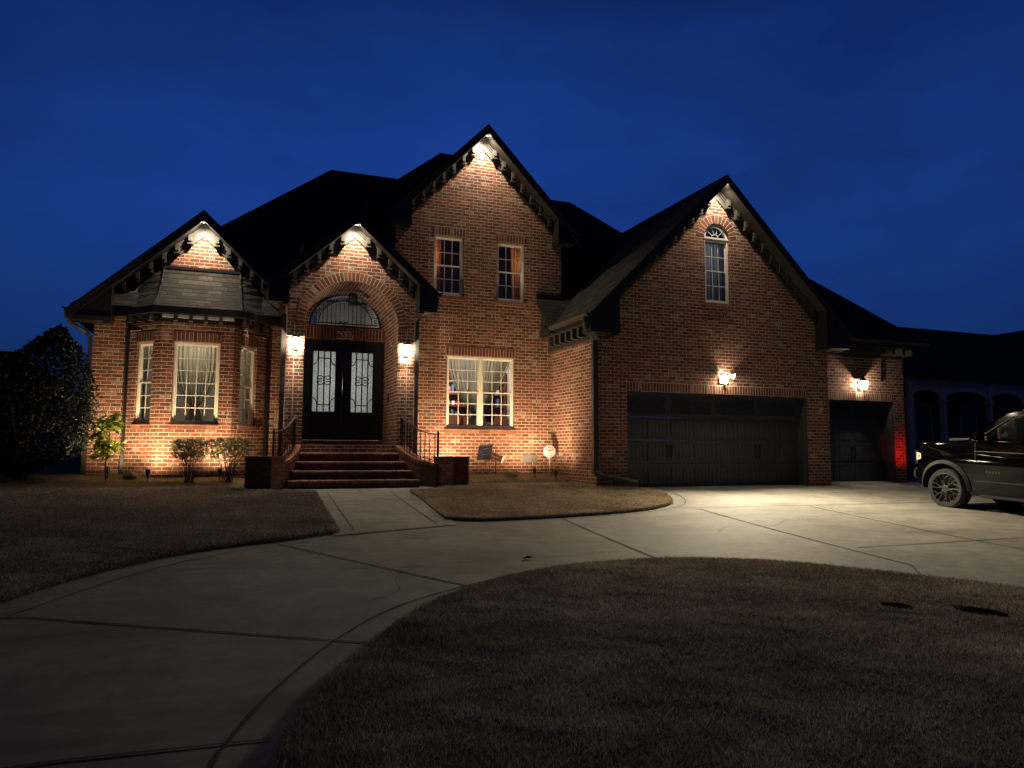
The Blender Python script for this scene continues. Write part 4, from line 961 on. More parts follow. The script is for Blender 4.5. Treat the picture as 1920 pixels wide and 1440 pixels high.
# --- interiors seen through the glass
def room(name, x0, x1, y0, y1, z0, z1, mat='room'):
    mb = MB(); mb.face([(x0,y1,z0),(x1,y1,z0),(x1,y1,z1),(x0,y1,z1)]); mb.face([(x0,y0,z0),(x0,y1,z0),(x0,y1,z1),(x0,y0,z1)]); mb.face([(x1,y0,z0),(x1,y1,z0),(x1,y1,z1),(x1,y0,z1)])
    mb.face([(x0,y0,z0),(x1,y0,z0),(x1,y1,z0),(x0,y1,z0)]); mb.face([(x0,y0,z1),(x1,y0,z1),(x1,y1,z1),(x0,y1,z1)]); return mb.obj(name, mat, H)
room('bay_room', -2.28, 1.0, 18.13, 21.5, -.2, 2.9)
room('study', 3.9, 7.6, 17.63, 21.0, .1, 2.8)
mb = MB(); mb.face([(-2.3,17.9,2.56),(.6,17.9,2.56),(-.11,17.3,2.56),(-1.6,17.3,2.56)]); mb.obj('bay_ceiling', 'room', H)
dkroom = plain('reflected_sky_room', (.022,.03,.075), .8)  # unlit rooms; blue of sky reflections in the panes put into the walls
M['sky_dim'] = dkroom
room('upstairs_room', 4.0, 7.4, 17.63, 19.6, 3.5, 5.6, 'sky_dim'); room('loft_room', 10.2, 12.1, 15.13, 17, 3.3, 5.8, 'sky_dim')
room('hall', 1.4, 3.45, 18.55, 22.0, .1, 5.2)
mb = MB()
for k in range(12): x = 2.0+k*.115; mb.tube([(x,20.4,3.0),(x,20.4,4.02)], .011, 5)
mb.tube([(1.9,20.4,4.06),(3.4,20.4,4.06)], .035, 6); mb.obj('balcony_rail', 'iron', H)
mb = MB(); mb.box((1.45,20.8,3.0),(2.0,20.82,4.1)); mb.obj('blue_panel', 'bluewall', H)

# ================================================================== LAMPS
def lantern(x, y, z, power, label, group='wall lanterns'):
    t = empty('wall_lantern', (x,y,z), label, 'lantern', group)
    mb = MB(); mb.box((x-.055,y-.022,z-.17),(x+.055,y-.004,z+.09)); mb.tube([(x,y-.02,z-.02),(x,y-.07,z+.17),(x,y-.13,z+.23),(x,y-.17,z+.18)], .009); mb.obj('backplate', 'iron', t)
    c = y-.17; mb = MB(); h0, h1, r0, r1 = z-.17, z+.09, .066, .098
    for sx_ in (-1,1):
        for sy_ in (-1,1): mb.tube([(x+sx_*r0, c+sy_*r0, h0),(x+sx_*r1, c+sy_*r1, h1)], .006, 4)
    r = r1+.012; mb.box((x-r,c-r,h1),(x+r,c+r,h1+.014))
    for q in ((-1,0),(1,0),(0,-1),(0,1)): mb.box((x+q[0]*r0-(.006 if q[0] else r0), c+q[1]*r0-(.006 if q[1] else r0), h0-.01),(x+q[0]*r0+(.006 if q[0] else r0), c+q[1]*r0+(.006 if q[1] else r0), h0))
    mb.lathe([(r1+.02,h1+.014),(.05,h1+.07),(.02,h1+.10),(.012,h1+.14),(0,h1+.15)], (x,c,0), 'Z', 12); mb.lathe([(.0,h0-.05),(.010,h0-.04),(.012,h0-.01)], (x,c,0), 'Z', 8)
    mb.obj('cage', 'iron', t)
    mb = MB()
    a = [(x-r0,c-r0,h0),(x+r0,c-r0,h0),(x+r0,c+r0,h0),(x-r0,c+r0,h0)]; b = [(x-r1,c-r1,h1),(x+r1,c-r1,h1),(x+r1,c+r1,h1),(x-r1,c+r1,h1)]
    for i in range(4): mb.face([a[i],a[(i+1)%4],b[(i+1)%4],b[i]])
    mb.obj('glass', 'lampglass', t)
    mb = MB()
    for dx, dy in ((-.042,.02),(.042,.02),(0,-.045)): mb.lathe([(0,-.05),(.013,-.035),(.017,-.005),(.011,.03),(0,.045)], (x+dx,c+dy,z-.08), 'Z', 10)
    mb.obj('bulb', 'bulb', t)
    light('POINT', 'lantern_light', (x,c,z-.02), power*1.15, WARM2, rad=.022, parent=t)
    return t
lantern(1.16, YC, 2.34, 31, 'glowing carriage lantern on the brick pier left of the front door')
lantern(3.65, YC, 2.31, 28, 'glowing carriage lantern on the brick pier right of the front door')
lantern(16.10, YE, 1.84, 15, 'glowing carriage lantern above the narrow single garage door')

# twin-head floodlight over the wide garage door
t = empty('floodlight', (11.22,YB,1.72), 'bright twin-head floodlight mounted above the wide garage door', 'floodlight')
mb = MB(); mb.box((11.12,YB-.05,1.66),(11.36,YB-.007,1.78)); mb.tube([(11.2,YB-.05,1.74),(11.16,YB-.12,1.80)], .014); mb.tube([(11.3,YB-.05,1.74),(11.38,YB-.12,1.82)], .014); mb.obj('bracket', 'white', t)
for c, d in (((11.14,YB-.16,1.83),(-.15,-.75,-.45)),((11.40,YB-.16,1.84),(.45,-.7,-.35))):
    d = V(d).normalized(); R = d.to_track_quat('Z','Y').to_matrix()
    mb = MB(); mb.lathe([(0,-.09),(.03,-.085),(.045,-.04),(.065,.02),(.068,.05),(.062,.05)], c, 'Z', 18, rot=R); mb.obj('lamp_head', 'white', t, smooth=True)
    mb = MB(); mb.lathe([(.061,.046),(.03,.052),(0,.054)], c, 'Z', 18, rot=R); mb.obj('lens', 'bulb_cool', t)
mb = MB(); mb.lathe([(0,.0),(.028,-.01),(.03,-.04),(.0,-.06)], (11.26,YB-.07,1.67), 'Z', 12); mb.obj('motion_sensor', 'white', t)
light('SPOT', 'flood_beam', (11.10,YB-.24,1.80), 400, (1,.86,.60), aim=(8.6,8.2,-1.1), size=128, blend=1, rad=.05, parent=t)
light('SPOT', 'flood_beam', (11.46,YB-.24,1.81), 330, (1,.86,.60), aim=(13.6,6.8,-1.2), size=140, blend=1, rad=.05, parent=t)
light('POINT', 'flood_spill', (11.22,YB-.16,1.78), 7, (1,.83,.58), rad=.04, parent=t)

# small LED downlights tucked under each gable peak
def peak(cx, Yf, Yw, zr, th, m, power, label, size=75, aimd=1.0, off=0, col=WARM2):
    nrm = math.hypot(1,m); z = zr-th*nrm-.06; y = Yf+.07
    t = empty('soffit_downlight', (cx+off,y,z), label, 'downlight', 'downlights under the gable peaks')
    mb = MB(); mb.lathe([(.0,.06),(.035,.06),(.038,.0),(.028,0)], (cx+off,y,z), 'Z', 14); mb.obj('housing', 'dark', t)
    mb = MB(); mb.lathe([(.028,.004),(0,.004)], (cx+off,y,z), 'Z', 14); mb.obj('lens', 'soffit_led', t)
    light('SPOT', 'peak_beam', (cx+off,y,z-.03), power, col, aim=(cx+off*.3,Yw+.0,z-1.0*aimd), size=size, blend=1, rad=.02, parent=t)
    light('POINT', 'peak_spill', (cx+off,y+.02,z-.05), power*.012, col, rad=.02, parent=t)
peak(-.86, 17.50, YD, 5.35, .15, .94, 52, 'small lit downlight under the peak of the gable above the bay window', 150, 1.4)
peak(2.41, 16.35, YC, 5.33, .15, .89, 40, 'small lit downlight under the peak of the arched entry gable', 150, 1.3)
peak(5.75, 17.05, YA, 8.28, .15, 1.02, 66, 'small lit downlight under the tallest central gable peak', 150, 1.6)
peak(11.15, 14.55, YB, 6.82, .15, .98, 40, 'small lit downlight under the garage gable peak above the arched window', 150, 1.6, off=-.03)

# garden up-lights
def uplight(x, y, aim, power, label, size=80):
    z = bedz(x, y)
    t = empty('garden_spotlight', (x,y,z), label, 'spotlight', 'garden spotlights at the foot of the walls')
    d = (V(aim)-V((x,y,z+.2))).normalized(); R = d.to_track_quat('Z','Y').to_matrix(); c = V((x,y,z+.17))
    mb = MB(); mb.tube([(x,y,z-.1),(x,y,z+.13)], .012, 6); mb.tube([(x,y,z+.12),c], .016, 6); mb.obj('stake', 'black_plastic', t)
    mb = MB(); mb.lathe([(0,-.07),(.03,-.065),(.042,-.02),(.048,.05),(.050,.055),(.044,.052),(.04,.03)], c, 'Z', 16, rot=R); mb.obj('lamp_head', 'black_plastic', t, smooth=True)
    mb = MB(); mb.lathe([(.04,.03),(0,.032)], c, 'Z', 16, rot=R); mb.obj('lens', 'soffit_led', t)
    light('SPOT', 'uplight_beam', c+d*.06, power, WARM, aim=aim, size=size, blend=1, rad=.04, parent=t); return t
uplight(-1.66, 16.62, (-1.70,17.6,1.9), 64, 'black garden spotlight at the left front corner of the bay', 172)
uplight(-.30, 16.72, (-.25,17.5,1.9), 44, 'black garden spotlight behind the right shrub below the bay', 172)
uplight(6.84, 16.55, (6.80,17.6,2.2), 74, 'black garden spotlight below the grey foundation vent', 172)
uplight(4.80, 16.60, (4.95,17.6,2.2), 80, 'black garden spotlight hidden behind the right stair pier', 172)
uplight(7.25, 16.20, (7.45,16.9,2.6), 10, 'black garden spotlight in the corner beside the garage wall', 172)
uplight(-2.46, 17.15, (-2.62,17.98,2.2), 26, 'black garden spotlight by the sapling at the left end of the house', 172)
# added red beam with no fixture, gives the last pier its glow
light('SPOT', 'red_beam', (17.05,14.65,-.42), 12, RED, aim=(17.62,15.45,.02), size=60, blend=1, rad=.03)

# indoor lamps
light('POINT', 'room_light', (-.8,19.6,2.3), 6, (1,.86,.62), rad=.15); light('POINT', 'room_light', (-.9,18.12,2.3), 26, (1,.90,.66), rad=.1)
light('POINT', 'room_light', (5.75,19.4,2.4), 120, (1,.93,.80), rad=.2)
light('POINT', 'room_light', (2.7,20.2,3.7), 4, (.95,.95,1), rad=.2); light('POINT', 'room_light', (2.4,19.8,1.7), 22, (.95,1,.95), rad=.2)
light('POINT', 'room_light', (4.45,18.0,4.9), 9, (1,.55,.3), rad=.1); light('POINT', 'room_light', (6.95,18.0,4.9), 6, (1,.55,.3), rad=.1)
light('POINT', 'room_light', (11.15,15.9,5.0), 10, (.85,.9,1), rad=.1)

# ================================================================== STOOP
st = empty('brick_stoop', (2.4,16.2,g(15.7)), 'dark brick front steps flanked by curved wing walls and square end piers', 'steps')
zt = [-.66,-.47,-.28,-.09,.10]; yn = [15.70,15.975,16.25,16.525,16.80]; xl = [1.02,1.12,1.22,1.28,1.33]; xr = [3.78,3.66,3.56,3.50,3.46]
for k in range(5):
    mb = MB(); zb_ = g(15.7)-.05 if k == 0 else zt[k-1]-.03; yb_ = yn[k+1]+.05 if k < 4 else 17.2
    y0 = yn[k]; sec = [(xl[k],y0),(xr[k],y0),(xr[k],yb_),(xl[k],yb_)]
    mb.face([(xl[k],y0+.012,zb_),(xr[k],y0+.012,zb_),(xr[k],y0+.012,zt[k]-.06),(xl[k],y0+.012,zt[k]-.06)])
    mb.face([(xl[k],y0+.012,zb_),(xl[k],yb_,zb_),(xl[k],yb_,zt[k]),(xl[k],y0+.012,zt[k])]); mb.face([(xr[k],y0+.012,zb_),(xr[k],yb_,zb_),(xr[k],yb_,zt[k]),(xr[k],y0+.012,zt[k])])
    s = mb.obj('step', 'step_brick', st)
    mb = MB(); n = int((xr[k]-xl[k])/.083)
    for i in range(n):   # bullnose rowlock bricks, slightly uneven
        a = xl[k]+(xr[k]-xl[k])*i/n; b = xl[k]+(xr[k]-xl[k])*(i+1)/n; j = random.uniform(-.004,.004); jz = random.uniform(-.003,.002)
        sec = [(y0-.01+j,zt[k]-.062),(y0-.018+j,zt[k]-.03+jz),(y0-.008+j,zt[k]-.008+jz),(y0+.012+j,zt[k]+jz),(yb_,zt[k]+jz),(yb_,zt[k]-.062)]
        mb.prism(sec, 'X', a+.004, b-.004)
    mb.obj('tread', plain('tread_brick', (.17,.085,.058), .75, var=.35, nscale=9, bump=.4), s)
def wing(side):
    # plan curve from the entry jamb out to the pier
    if side < 0: P = [(1.20,16.78),(1.18,16.55),(1.08,16.28),(.93,16.02),(.72,15.80)]
    else: P = [(3.58,16.78),(3.60,16.55),(3.72,16.28),(3.90,16.05),(4.22,15.86)]
    Q = smooth(P, 5); n = len(Q); mb = MB(); tp = MB(); hh = []
    for i in range(n):
        t = i/(n-1); hh.append(.09-.41*(3*t*t-2*t*t*t)*.75-.41*.25*t)
    W2 = .115; s_ = 0; zb_ = g(16)-.1
    for i in range(n-1):
        a, b = V((*Q[i],0)), V((*Q[i+1],0)); d = (b-a).normalized(); L = (b-a).length
        da = (V((*Q[min(i+1,n-1)],0))-V((*Q[max(i-1,0)],0))).normalized(); db = (V((*Q[min(i+2,n-1)],0))-V((*Q[i],0))).normalized()
        na, nb_ = V((-da.y,da.x,0)), V((-db.y,db.x,0))
        for sg in (-1,1):
            A, B = a+na*W2*sg, b+nb_*W2*sg
            mb.face([(A.x,A.y,zb_),(B.x,B.y,zb_),(B.x,B.y,hh[i+1]-.05),(A.x,A.y,hh[i]-.05)], uv=[(s_,zb_),(s_+L,zb_),(s_+L,hh[i+1]-.05),(s_,hh[i]-.05)])
        w3 = W2+.02; A0,A1,B0,B1 = a-na*w3, a+na*w3, b-nb_*w3, b+nb_*w3; z0, z1 = hh[i], hh[i+1]
        tp.face([(A0.x,A0.y,z0),(A1.x,A1.y,z0),(B1.x,B1.y,z1),(B0.x,B0.y,z1)], uv=[(0.02,s_),(.25,s_),(.25,s_+L),(.02,s_+L)])
        for q0, q1 in ((A0,B0),(A1,B1)): tp.face([(q0.x,q0.y,z0),(q1.x,q1.y,z1),(q1.x,q1.y,z1-.062),(q0.x,q0.y,z0-.062)], uv=[(0.02,s_),(.02,s_+L),(.08,s_+L),(.08,s_)])
        tp.face([(A0.x,A0.y,z0-.062),(A1.x,A1.y,z0-.062),(B1.x,B1.y,z1-.062),(B0.x,B0.y,z1-.062)])
        s_ += L
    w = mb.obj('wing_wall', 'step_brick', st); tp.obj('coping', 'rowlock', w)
    return Q, hh
QL, hL = wing(-1); QR, hR = wing(1)
for pts in (((.19,15.62),(.68,15.45),(.97,15.78),(.45,16.02)), ((4.13,15.84),(4.49,15.52),(4.90,15.72),(4.52,16.10))):
    mb = MB(); zb_ = g(15.4)-.12; T = -.165; n = 4; c = V((sum(p[0] for p in pts)/4, sum(p[1] for p in pts)/4))
    for i in range(n):
        a, b = V((*pts[i],0)), V((*pts[(i+1)%n],0)); L = (b-a).length; mb.face([(a.x,a.y,zb_),(b.x,b.y,zb_),(b.x,b.y,T-.062),(a.x,a.y,T-.062)], uv=[(0,zb_),(L,zb_),(L,T-.062),(0,T-.062)])
    p = mb.obj('end_pier', 'step_brick', st)
    mb = MB(); P2 = [tuple(c+(V(q)-c)*1.03) for q in pts]
    mb.face([(q[0],q[1],T) for q in P2]); mb.face([(q[0],q[1],T-.062) for q in P2])
    for i in range(n): mb.face([(*P2[i],T-.062),(*P2[(i+1)%n],T-.062),(*P2[(i+1)%n],T),(*P2[i],T)])
    mb.obj('pier_cap', 'step_brick', p)
def railing(Q, hh, label):
    t = empty('iron_railing', (Q[-1][0],Q[-1][1],hh[-1]), label, 'railing', 'iron railings along the front steps')
    n = len(Q); top = [hh[i]+.66-.02*i/(n-1) for i in range(n)]
    mb = MB()
    P = [(Q[i][0],Q[i][1],top[i]) for i in range(n)]
    for i in range(n-1):
        a, b = V(P[i]), V(P[i+1]); d = (b-a).normalized(); w = V((-d.y,d.x,0)).normalized(); u = d.cross(w)
        mb.obox(a, d, w, u, (-.003,(b-a).length+.003), (-.024,.024), (-.008,.008))
    mb.obj('handrail', 'gutter', t)
    mb = MB(); mb.tube([(Q[i][0],Q[i][1],hh[i]+.07) for i in range(n)], .009, 5); mb.obj('bottom_rail', 'iron', t)
    k = 0
    L = [0]
    for i in range(n-1): L.append(L[-1]+math.dist(P[i], P[i+1]))
    nb_ = 11
    for k in range(nb_):
        s = L[-1]*(k+.4)/nb_; i = max(j for j in range(n-1) if L[j] <= s); f = (s-L[i])/(L[i+1]-L[i]); x = Q[i][0]+(Q[i+1][0]-Q[i][0])*f; y = Q[i][1]+(Q[i+1][1]-Q[i][1])*f; zt0 = top[i]+(top[i+1]-top[i])*f; zb0 = hh[i]+(hh[i+1]-hh[i])*f
        mb = MB(); mb.tube([(x,y,zb0-.01),(x,y,zt0)], .012, 5); mb.obj('baluster', 'iron', t)
    x, y = Q[-1]; mb = MB(); mb.box((x-.02,y-.02,hh[-1]-.05),(x+.02,y+.02,top[-1]+.05)); mb.lathe([(.028,0),(.012,.02),(.02,.035),(0,.055)], (x,y,top[-1]+.05), 'Z', 10); mb.obj('newel_post', 'iron', t)
    x, y = Q[0]; mb = MB(); mb.box((x-.015,y-.015,hh[0]-.02),(x+.015,y+.015,top[0])); mb.obj('post', 'iron', t)
railing(QL, hL, 'black iron railing on the left wing wall of the front steps'); railing(QR, hR, 'black iron railing on the right wing wall of the front steps')

# ================================================================== SMALL THINGS ON THE HOUSE FRONT
def text(txt, loc, size, mat, parent, ext=.002, rot=(math.pi/2,0,0), name='lettering', sx=1, bold=0):
    c = bpy.data.curves.new(name, 'FONT'); c.body = txt; c.size = size; c.extrude = ext; c.align_x = 'CENTER'; c.align_y = 'CENTER'; c.offset = bold
    o = bpy.data.objects.new(name, c); COL.objects.link(o)
    dg = bpy.context.evaluated_depsgraph_get(); me = bpy.data.meshes.new_from_object(o.evaluated_get(dg)); bpy.data.objects.remove(o)
    me.materials.clear(); me.materials.append(M[mat]); o = bpy.data.objects.new(name, me); COL.objects.link(o); o.location = loc; o.rotation_euler = rot; o.scale = (sx,1,1)
    if parent: o.parent = parent; o.matrix_parent_inverse = Matrix.Translation(-V(parent.location))
    return o
t = empty('house_number_plaque', (2.47,YR-.01,2.80), 'pale house number plaque reading 6537 above the front door', 'plaque')
mb = MB(); mb.box((2.27,YR-.035,2.725),(2.67,YR-.008,2.915)); mb.obj('plate', 'white', t); text('6537', (2.47,YR-.038,2.818), .20, 'iron', t, bold=.004)
t = empty('hanging_lantern', (2.50,17.5,3.80), 'unlit dark slatted lantern hanging inside the arched entry', 'lantern')
mb = MB(); cx_, cy_ = 2.50, 17.5; mb.tube([(cx_,cy_,3.84),(cx_,cy_,3.70)], .008); mb.lathe([(0,3.71),(.10,3.70),(.10,3.685)], (cx_,cy_,0), 'Z', 14); mb.lathe([(.115,3.44),(.115,3.425),(0,3.42)], (cx_,cy_,0), 'Z', 14); mb.obj('frame', 'iron', t)
mb = MB()
for k in range(10): a = k*math.pi/5; mb.box((cx_+.095*math.cos(a)-.008,cy_+.095*math.sin(a)-.008,3.44),(cx_+.095*math.cos(a)+.008,cy_+.095*math.sin(a)+.008,3.69))
mb.obj('slats', 'iron', t)
mb = MB(); mb.box((3.435,17.72,1.12),(3.462,17.80,1.34)); mb.box((3.428,17.735,1.16),(3.434,17.785,1.21)); tag(mb.obj('doorbell', 'black_plastic'), 'black doorbell unit on the right inner wall of the entry', 'doorbell')
t = empty('pier_ornament', (14.25,YB-.02,1.04), 'small reddish gecko shaped ornament on the pier between the garage doors', 'ornament')
mb = MB(); mb.tube([(14.17,YB-.03,.96),(14.23,YB-.035,1.02),(14.27,YB-.035,1.07),(14.32,YB-.03,1.11),(14.36,YB-.03,1.08)], [.012,.025,.022,.028,.014], 6); mb.obj('body', 'pink', t)
mb = MB()
for a, b in (((14.23,1.02),(14.17,1.06)),((14.23,1.02),(14.28,.97)),((14.29,1.08),(14.24,1.13)),((14.29,1.08),(14.34,1.03))): mb.tube([(a[0],YB-.03,a[1]),(b[0],YB-.02,b[1])], .008, 5)
mb.obj('legs', 'pink', t)
mb = MB(); mb.tube([(16.95,YE-.02,2.55),(16.94,YE-.02,2.3),(16.91,YE-.022,1.98)], .014, 6); tag(mb.obj('cable', 'iron'), 'short black cable hanging on the brick above the single garage door', 'cable')

# signs in the bed
t = empty('garden_flag', (5.98,17.02,bedz(6,17)), 'small navy garden flag hanging askew from a thin wire pole', 'flag')
mb = MB(); zb_ = bedz(6,17); mb.tube([(6.00,17.02,zb_-.1),(6.00,17.02,.10),(5.97,17.02,.12),(5.56,17.02,.08)], .006, 5); mb.obj('pole', 'iron', t)
mb = MB(); fl = []
for j in range(9):
    row = []
    for i in range(9):
        u, v = i/8, j/8; row.append((5.90-.36*u-.0*v-.05*v+.02, 17.02+.02*math.sin(u*6+v*3)*v, .105-.03*u-.355*v+.02*u*v))
    fl.append(row)
for j in range(8):
    for i in range(8): mb.face([fl[j][i],fl[j][i+1],fl[j+1][i+1],fl[j+1][i]])
fo = mb.obj('cloth', 'navy', t, smooth=True)
mb = MB(); mb.tube([(5.80,17.0,.01),(5.76,16.998,.03),(5.70,16.998,.0),(5.66,16.998,.01)], .006, 4); mb.tube([(5.79,17.0,-.12),(5.75,16.998,-.13),(5.70,16.998,-.12),(5.64,16.998,-.14)], .006, 4); mb.obj('print', 'gray', fo)
t = empty('security_sign', (7.46,17.05,bedz(7.4,17)), 'white octagonal yard sign with a red diamond on a thin stake', 'sign')
mb = MB(); mb.tube([(7.46,17.05,bedz(7.46,17)-.1),(7.45,17.05,-.15)], .012, 5); mb.obj('stake', 'signwhite', t)
mb = MB(); R_ = .175; yy = 17.035; oc = [(7.45+R_*math.cos(math.radians(22.5+45*k)), -.045+R_*.92*math.sin(math.radians(22.5+45*k))) for k in range(8)]; mb.prism(oc, 'Y', yy, yy+.012); bd = mb.obj('board', 'signwhite', t)
mb = MB(); mb.prism([(7.45-.12,.015),(7.45,-.05),(7.45+.12,.015),(7.45,.08)], 'Y', yy-.003, yy-.0005); mb.obj('diamond', 'red', bd)
text('ADT', (7.45,yy-.004,.015), .075, 'white', bd, ext=.0008, sx=1.0); text('SECURITY', (7.45,yy-.002,-.105), .04, 'gray', bd, ext=.0008); text('SERVICES', (7.45,yy-.002,-.145), .04, 'gray', bd, ext=.0008)
t = empty('drain_tube', (6.12,17.30,bedz(6.1,17.3)), 'short tilted brown tube with a pale open end near the navy flag', 'tube')
a, b = V((5.95,17.40,-.10)), V((6.24,17.22,-.25)); R = (b-a).normalized().to_track_quat('Z','Y').to_matrix(); L = (b-a).length
mb = MB(); mb.lathe([(.03,0),(.055,.03),(.07,L*.6),(.085,L)], a, 'Z', 18, rot=R); mb.obj('tube', 'wood', t, smooth=True)
mb = MB(); mb.lathe([(.085,L),(.092,L+.006),(.092,L+.02),(.055,L+.02),(.05,L-.03),(.0,L-.03)], a, 'Z', 18, rot=R); mb.obj('end_ring', 'white', t, smooth=True)
mb = MB(); mb.tube([(6.1,17.31,bedz(6.1,17.3)-.05),(6.1,17.31,-.22)], .012, 5); mb.obj('stake', 'iron', t)

# inside the study, seen below the tied curtains
t = empty('bookcase', (4.6,20.6,.1), 'brown wooden bookcase with a hutch in the lit room behind the twin window', 'bookcase')
mb = MB(); mb.box((5.3,20.4,.1),(7.55,20.95,.95)); mb.obj('cabinet', 'wood', t)
for z in (1.25,1.6,1.95): mb = MB(); mb.box((5.4,20.55,z),(6.4,20.9,z+.04)); mb.obj('shelf', 'wood', t); mb = MB(); mb.box((6.7,20.55,z),(7.5,20.9,z+.04)); mb.obj('shelf', 'wood', t)
mb = MB(); mb.box((5.4,20.91,.95),(6.44,20.93,2.3)); mb.obj('back_panel', 'wood', t); mb = MB(); mb.box((6.7,20.91,.95),(7.54,20.93,2.3)); mb.obj('back_panel', 'wood', t)
for x in (5.4,6.4,6.66,7.5): mb = MB(); mb.box((x,20.54,.95),(x+.04,20.91,2.3)); mb.obj('side_panel', 'wood', t)
cols = ['red','navy','white','iron','bluewall','leaf_dead','pink','gray']
names_ = {'iron':'black','red':'red','navy':'navy blue','white':'white','yellow':'yellow','bluewall':'steel blue','leaf_dead':'brown','pink':'pink','gray':'grey'}
for side, xa in (('left', 5.45), ('right', 6.71)):
    for sh, z in (('cabinet top', .955), ('lowest shelf', 1.295), ('middle shelf', 1.645), ('top shelf', 1.995)):
        x = xa; cc = cols[:]; random.shuffle(cc)
        for k in range(5):
            x += random.uniform(.02,.05); w_ = random.uniform(.06,.12); h = random.uniform(.12,.27)
            mb = MB(); mb.box((x,20.6,z),(x+w_,20.8,z+h)); o = mb.obj('book', cc[k], bevel=.004); x += w_
            tag(o, names_[cc[k]]+' book or box on the '+sh+' of the study bookcase, '+side+' side', 'book', 'items on the study bookcase')
t = empty('office_chair', (6.35,19.0,.1), 'dark high-backed chair behind the right half of the twin window', 'chair')
mb = MB(); mb.box((6.05,18.95,.75),(6.65,19.07,1.75)); mb.obj('backrest', 'iron', t, bevel=.05); mb = MB(); mb.box((6.05,18.6,.55),(6.65,19.1,.66)); mb.obj('seat', 'iron', t, bevel=.03); mb = MB(); mb.tube([(6.35,18.9,.1),(6.35,18.9,.55)], .04); mb.obj('post', 'iron', t)
t = empty('spray_bottle', (5.47,18.2,.62), 'red and white bottle on the sill table inside the twin window', 'bottle')
mb = MB(); mb.lathe([(.0,0),(.05,0),(.05,.16),(.02,.21),(.018,.24)], (5.47,18.2,.62), 'Z', 12); mb.obj('bottle', 'red', t, smooth=True); mb = MB(); mb.box((5.42,18.18,.86),(5.54,18.22,.90)); mb.obj('cap', 'white', t)
t = empty('side_table', (5.3,18.3,.1), 'dark low table just inside the twin window', 'table')
mb = MB(); mb.box((4.4,18.0,.58),(7.0,18.5,.62)); mb.obj('tabletop', 'wood', t)
for x in (4.45,6.95):
    for y in (18.03,18.47): mb = MB(); mb.box((x-.025,y-.025,.1),(x+.025,y+.025,.58)); mb.obj('leg', 'wood', t)

# ================================================================== PLANTS
def leaves(name, pts, size, mat, parent=None, aspect=.42, droop=.3, jitter=.3):
    n = len(pts); P = np.array(pts, float); th = rng.uniform(0, 2*np.pi, n); el = rng.normal(-droop, .55, n)
    d = np.stack([np.cos(th)*np.cos(el), np.sin(th)*np.cos(el), np.sin(el)], 1); up = rng.normal(0, 1, (n,3)); up[:,2] += 1.2
    s = np.cross(d, up); s /= np.linalg.norm(s, axis=1)[:,None]+1e-9; nn = np.cross(s, d)
    L = size*rng.uniform(1-jitter, 1+jitter, n)[:,None]; Wd = L*aspect
    a = P; m1 = P+d*L*.5+s*Wd*.5+nn*L*.05; m2 = P+d*L*.5-s*Wd*.5+nn*L*.05; c = P+d*L*.5-nn*L*.04; b = P+d*L
    v = np.stack([a, m1, b, c, m2], 1).reshape(-1,3); F = []
    idx = np.arange(n)*5
    loops = np.stack([idx, idx+1, idx+2, idx+3, idx, idx+3, idx+2, idx+4], 1).ravel()
    me = bpy.data.meshes.new(name); me.vertices.add(5*n); me.vertices.foreach_set('co', v.ravel()); me.loops.add(8*n); me.loops.foreach_set('vertex_index', loops)
    me.polygons.add(2*n); me.polygons.foreach_set('loop_start', np.arange(0, 8*n, 4)); me.polygons.foreach_set('loop_total', np.full(2*n, 4))
    u = me.uv_layers.new(name='UVMap'); cv = np.repeat(np.clip(rng.normal(.5,.25,n),0,1), 8); u.data.foreach_set('uv', np.stack([cv, cv*0], 1).ravel())
    me.materials.append(M[mat]); me.update(calc_edges=True); o = bpy.data.objects.new(name, me); COL.objects.link(o)
    if parent is not None: o.parent = parent; o.matrix_parent_inverse = Matrix.Translation(-V(parent.location))
    return o
# big evergreen at the left corner
bx, by = -3.95, 17.0; bz = bedz(bx, by)
t = empty('evergreen_tree', (bx,by,bz), 'tall dark broadleaf evergreen at the left corner of the house', 'tree')
mb = MB()
for k in range(5):
    a = k*1.3; mb.tube([(bx+.05*math.cos(a),by+.05*math.sin(a),bz-.05),(bx+.2*math.cos(a),by+.2*math.sin(a),bz+.9),(bx+.45*math.cos(a),by+.4*math.sin(a),bz+2.1)], [.05,.035,.012], 6)
mb.obj('trunk', 'bark', t)
P = []
while len(P) < 15000:
    z = random.random(); prof = (math.sin(min(1, z/.22)*math.pi/2)**.6)*(1-max(0, (z-.45)/.56)**2.6)*(.86+.14*math.cos((z-.35)*5)); r = 1.25*prof
    a = random.uniform(0, 2*math.pi); rr = r*(random.random()**.28); x, y = rr*math.cos(a), rr*.85*math.sin(a)
    lump_ = math.sin(a*5+z*11)*math.sin(z*17+a*2)*.5+.5
    if rr > r*(.80+.22*lump_) or (lump_ < .12 and random.random() < .7): continue
    P.append((bx+x+z*.62-.12, by+y, bz+.12+z*2.95))
leaves('crown', P, .095, 'leaf_dark', t, .40)
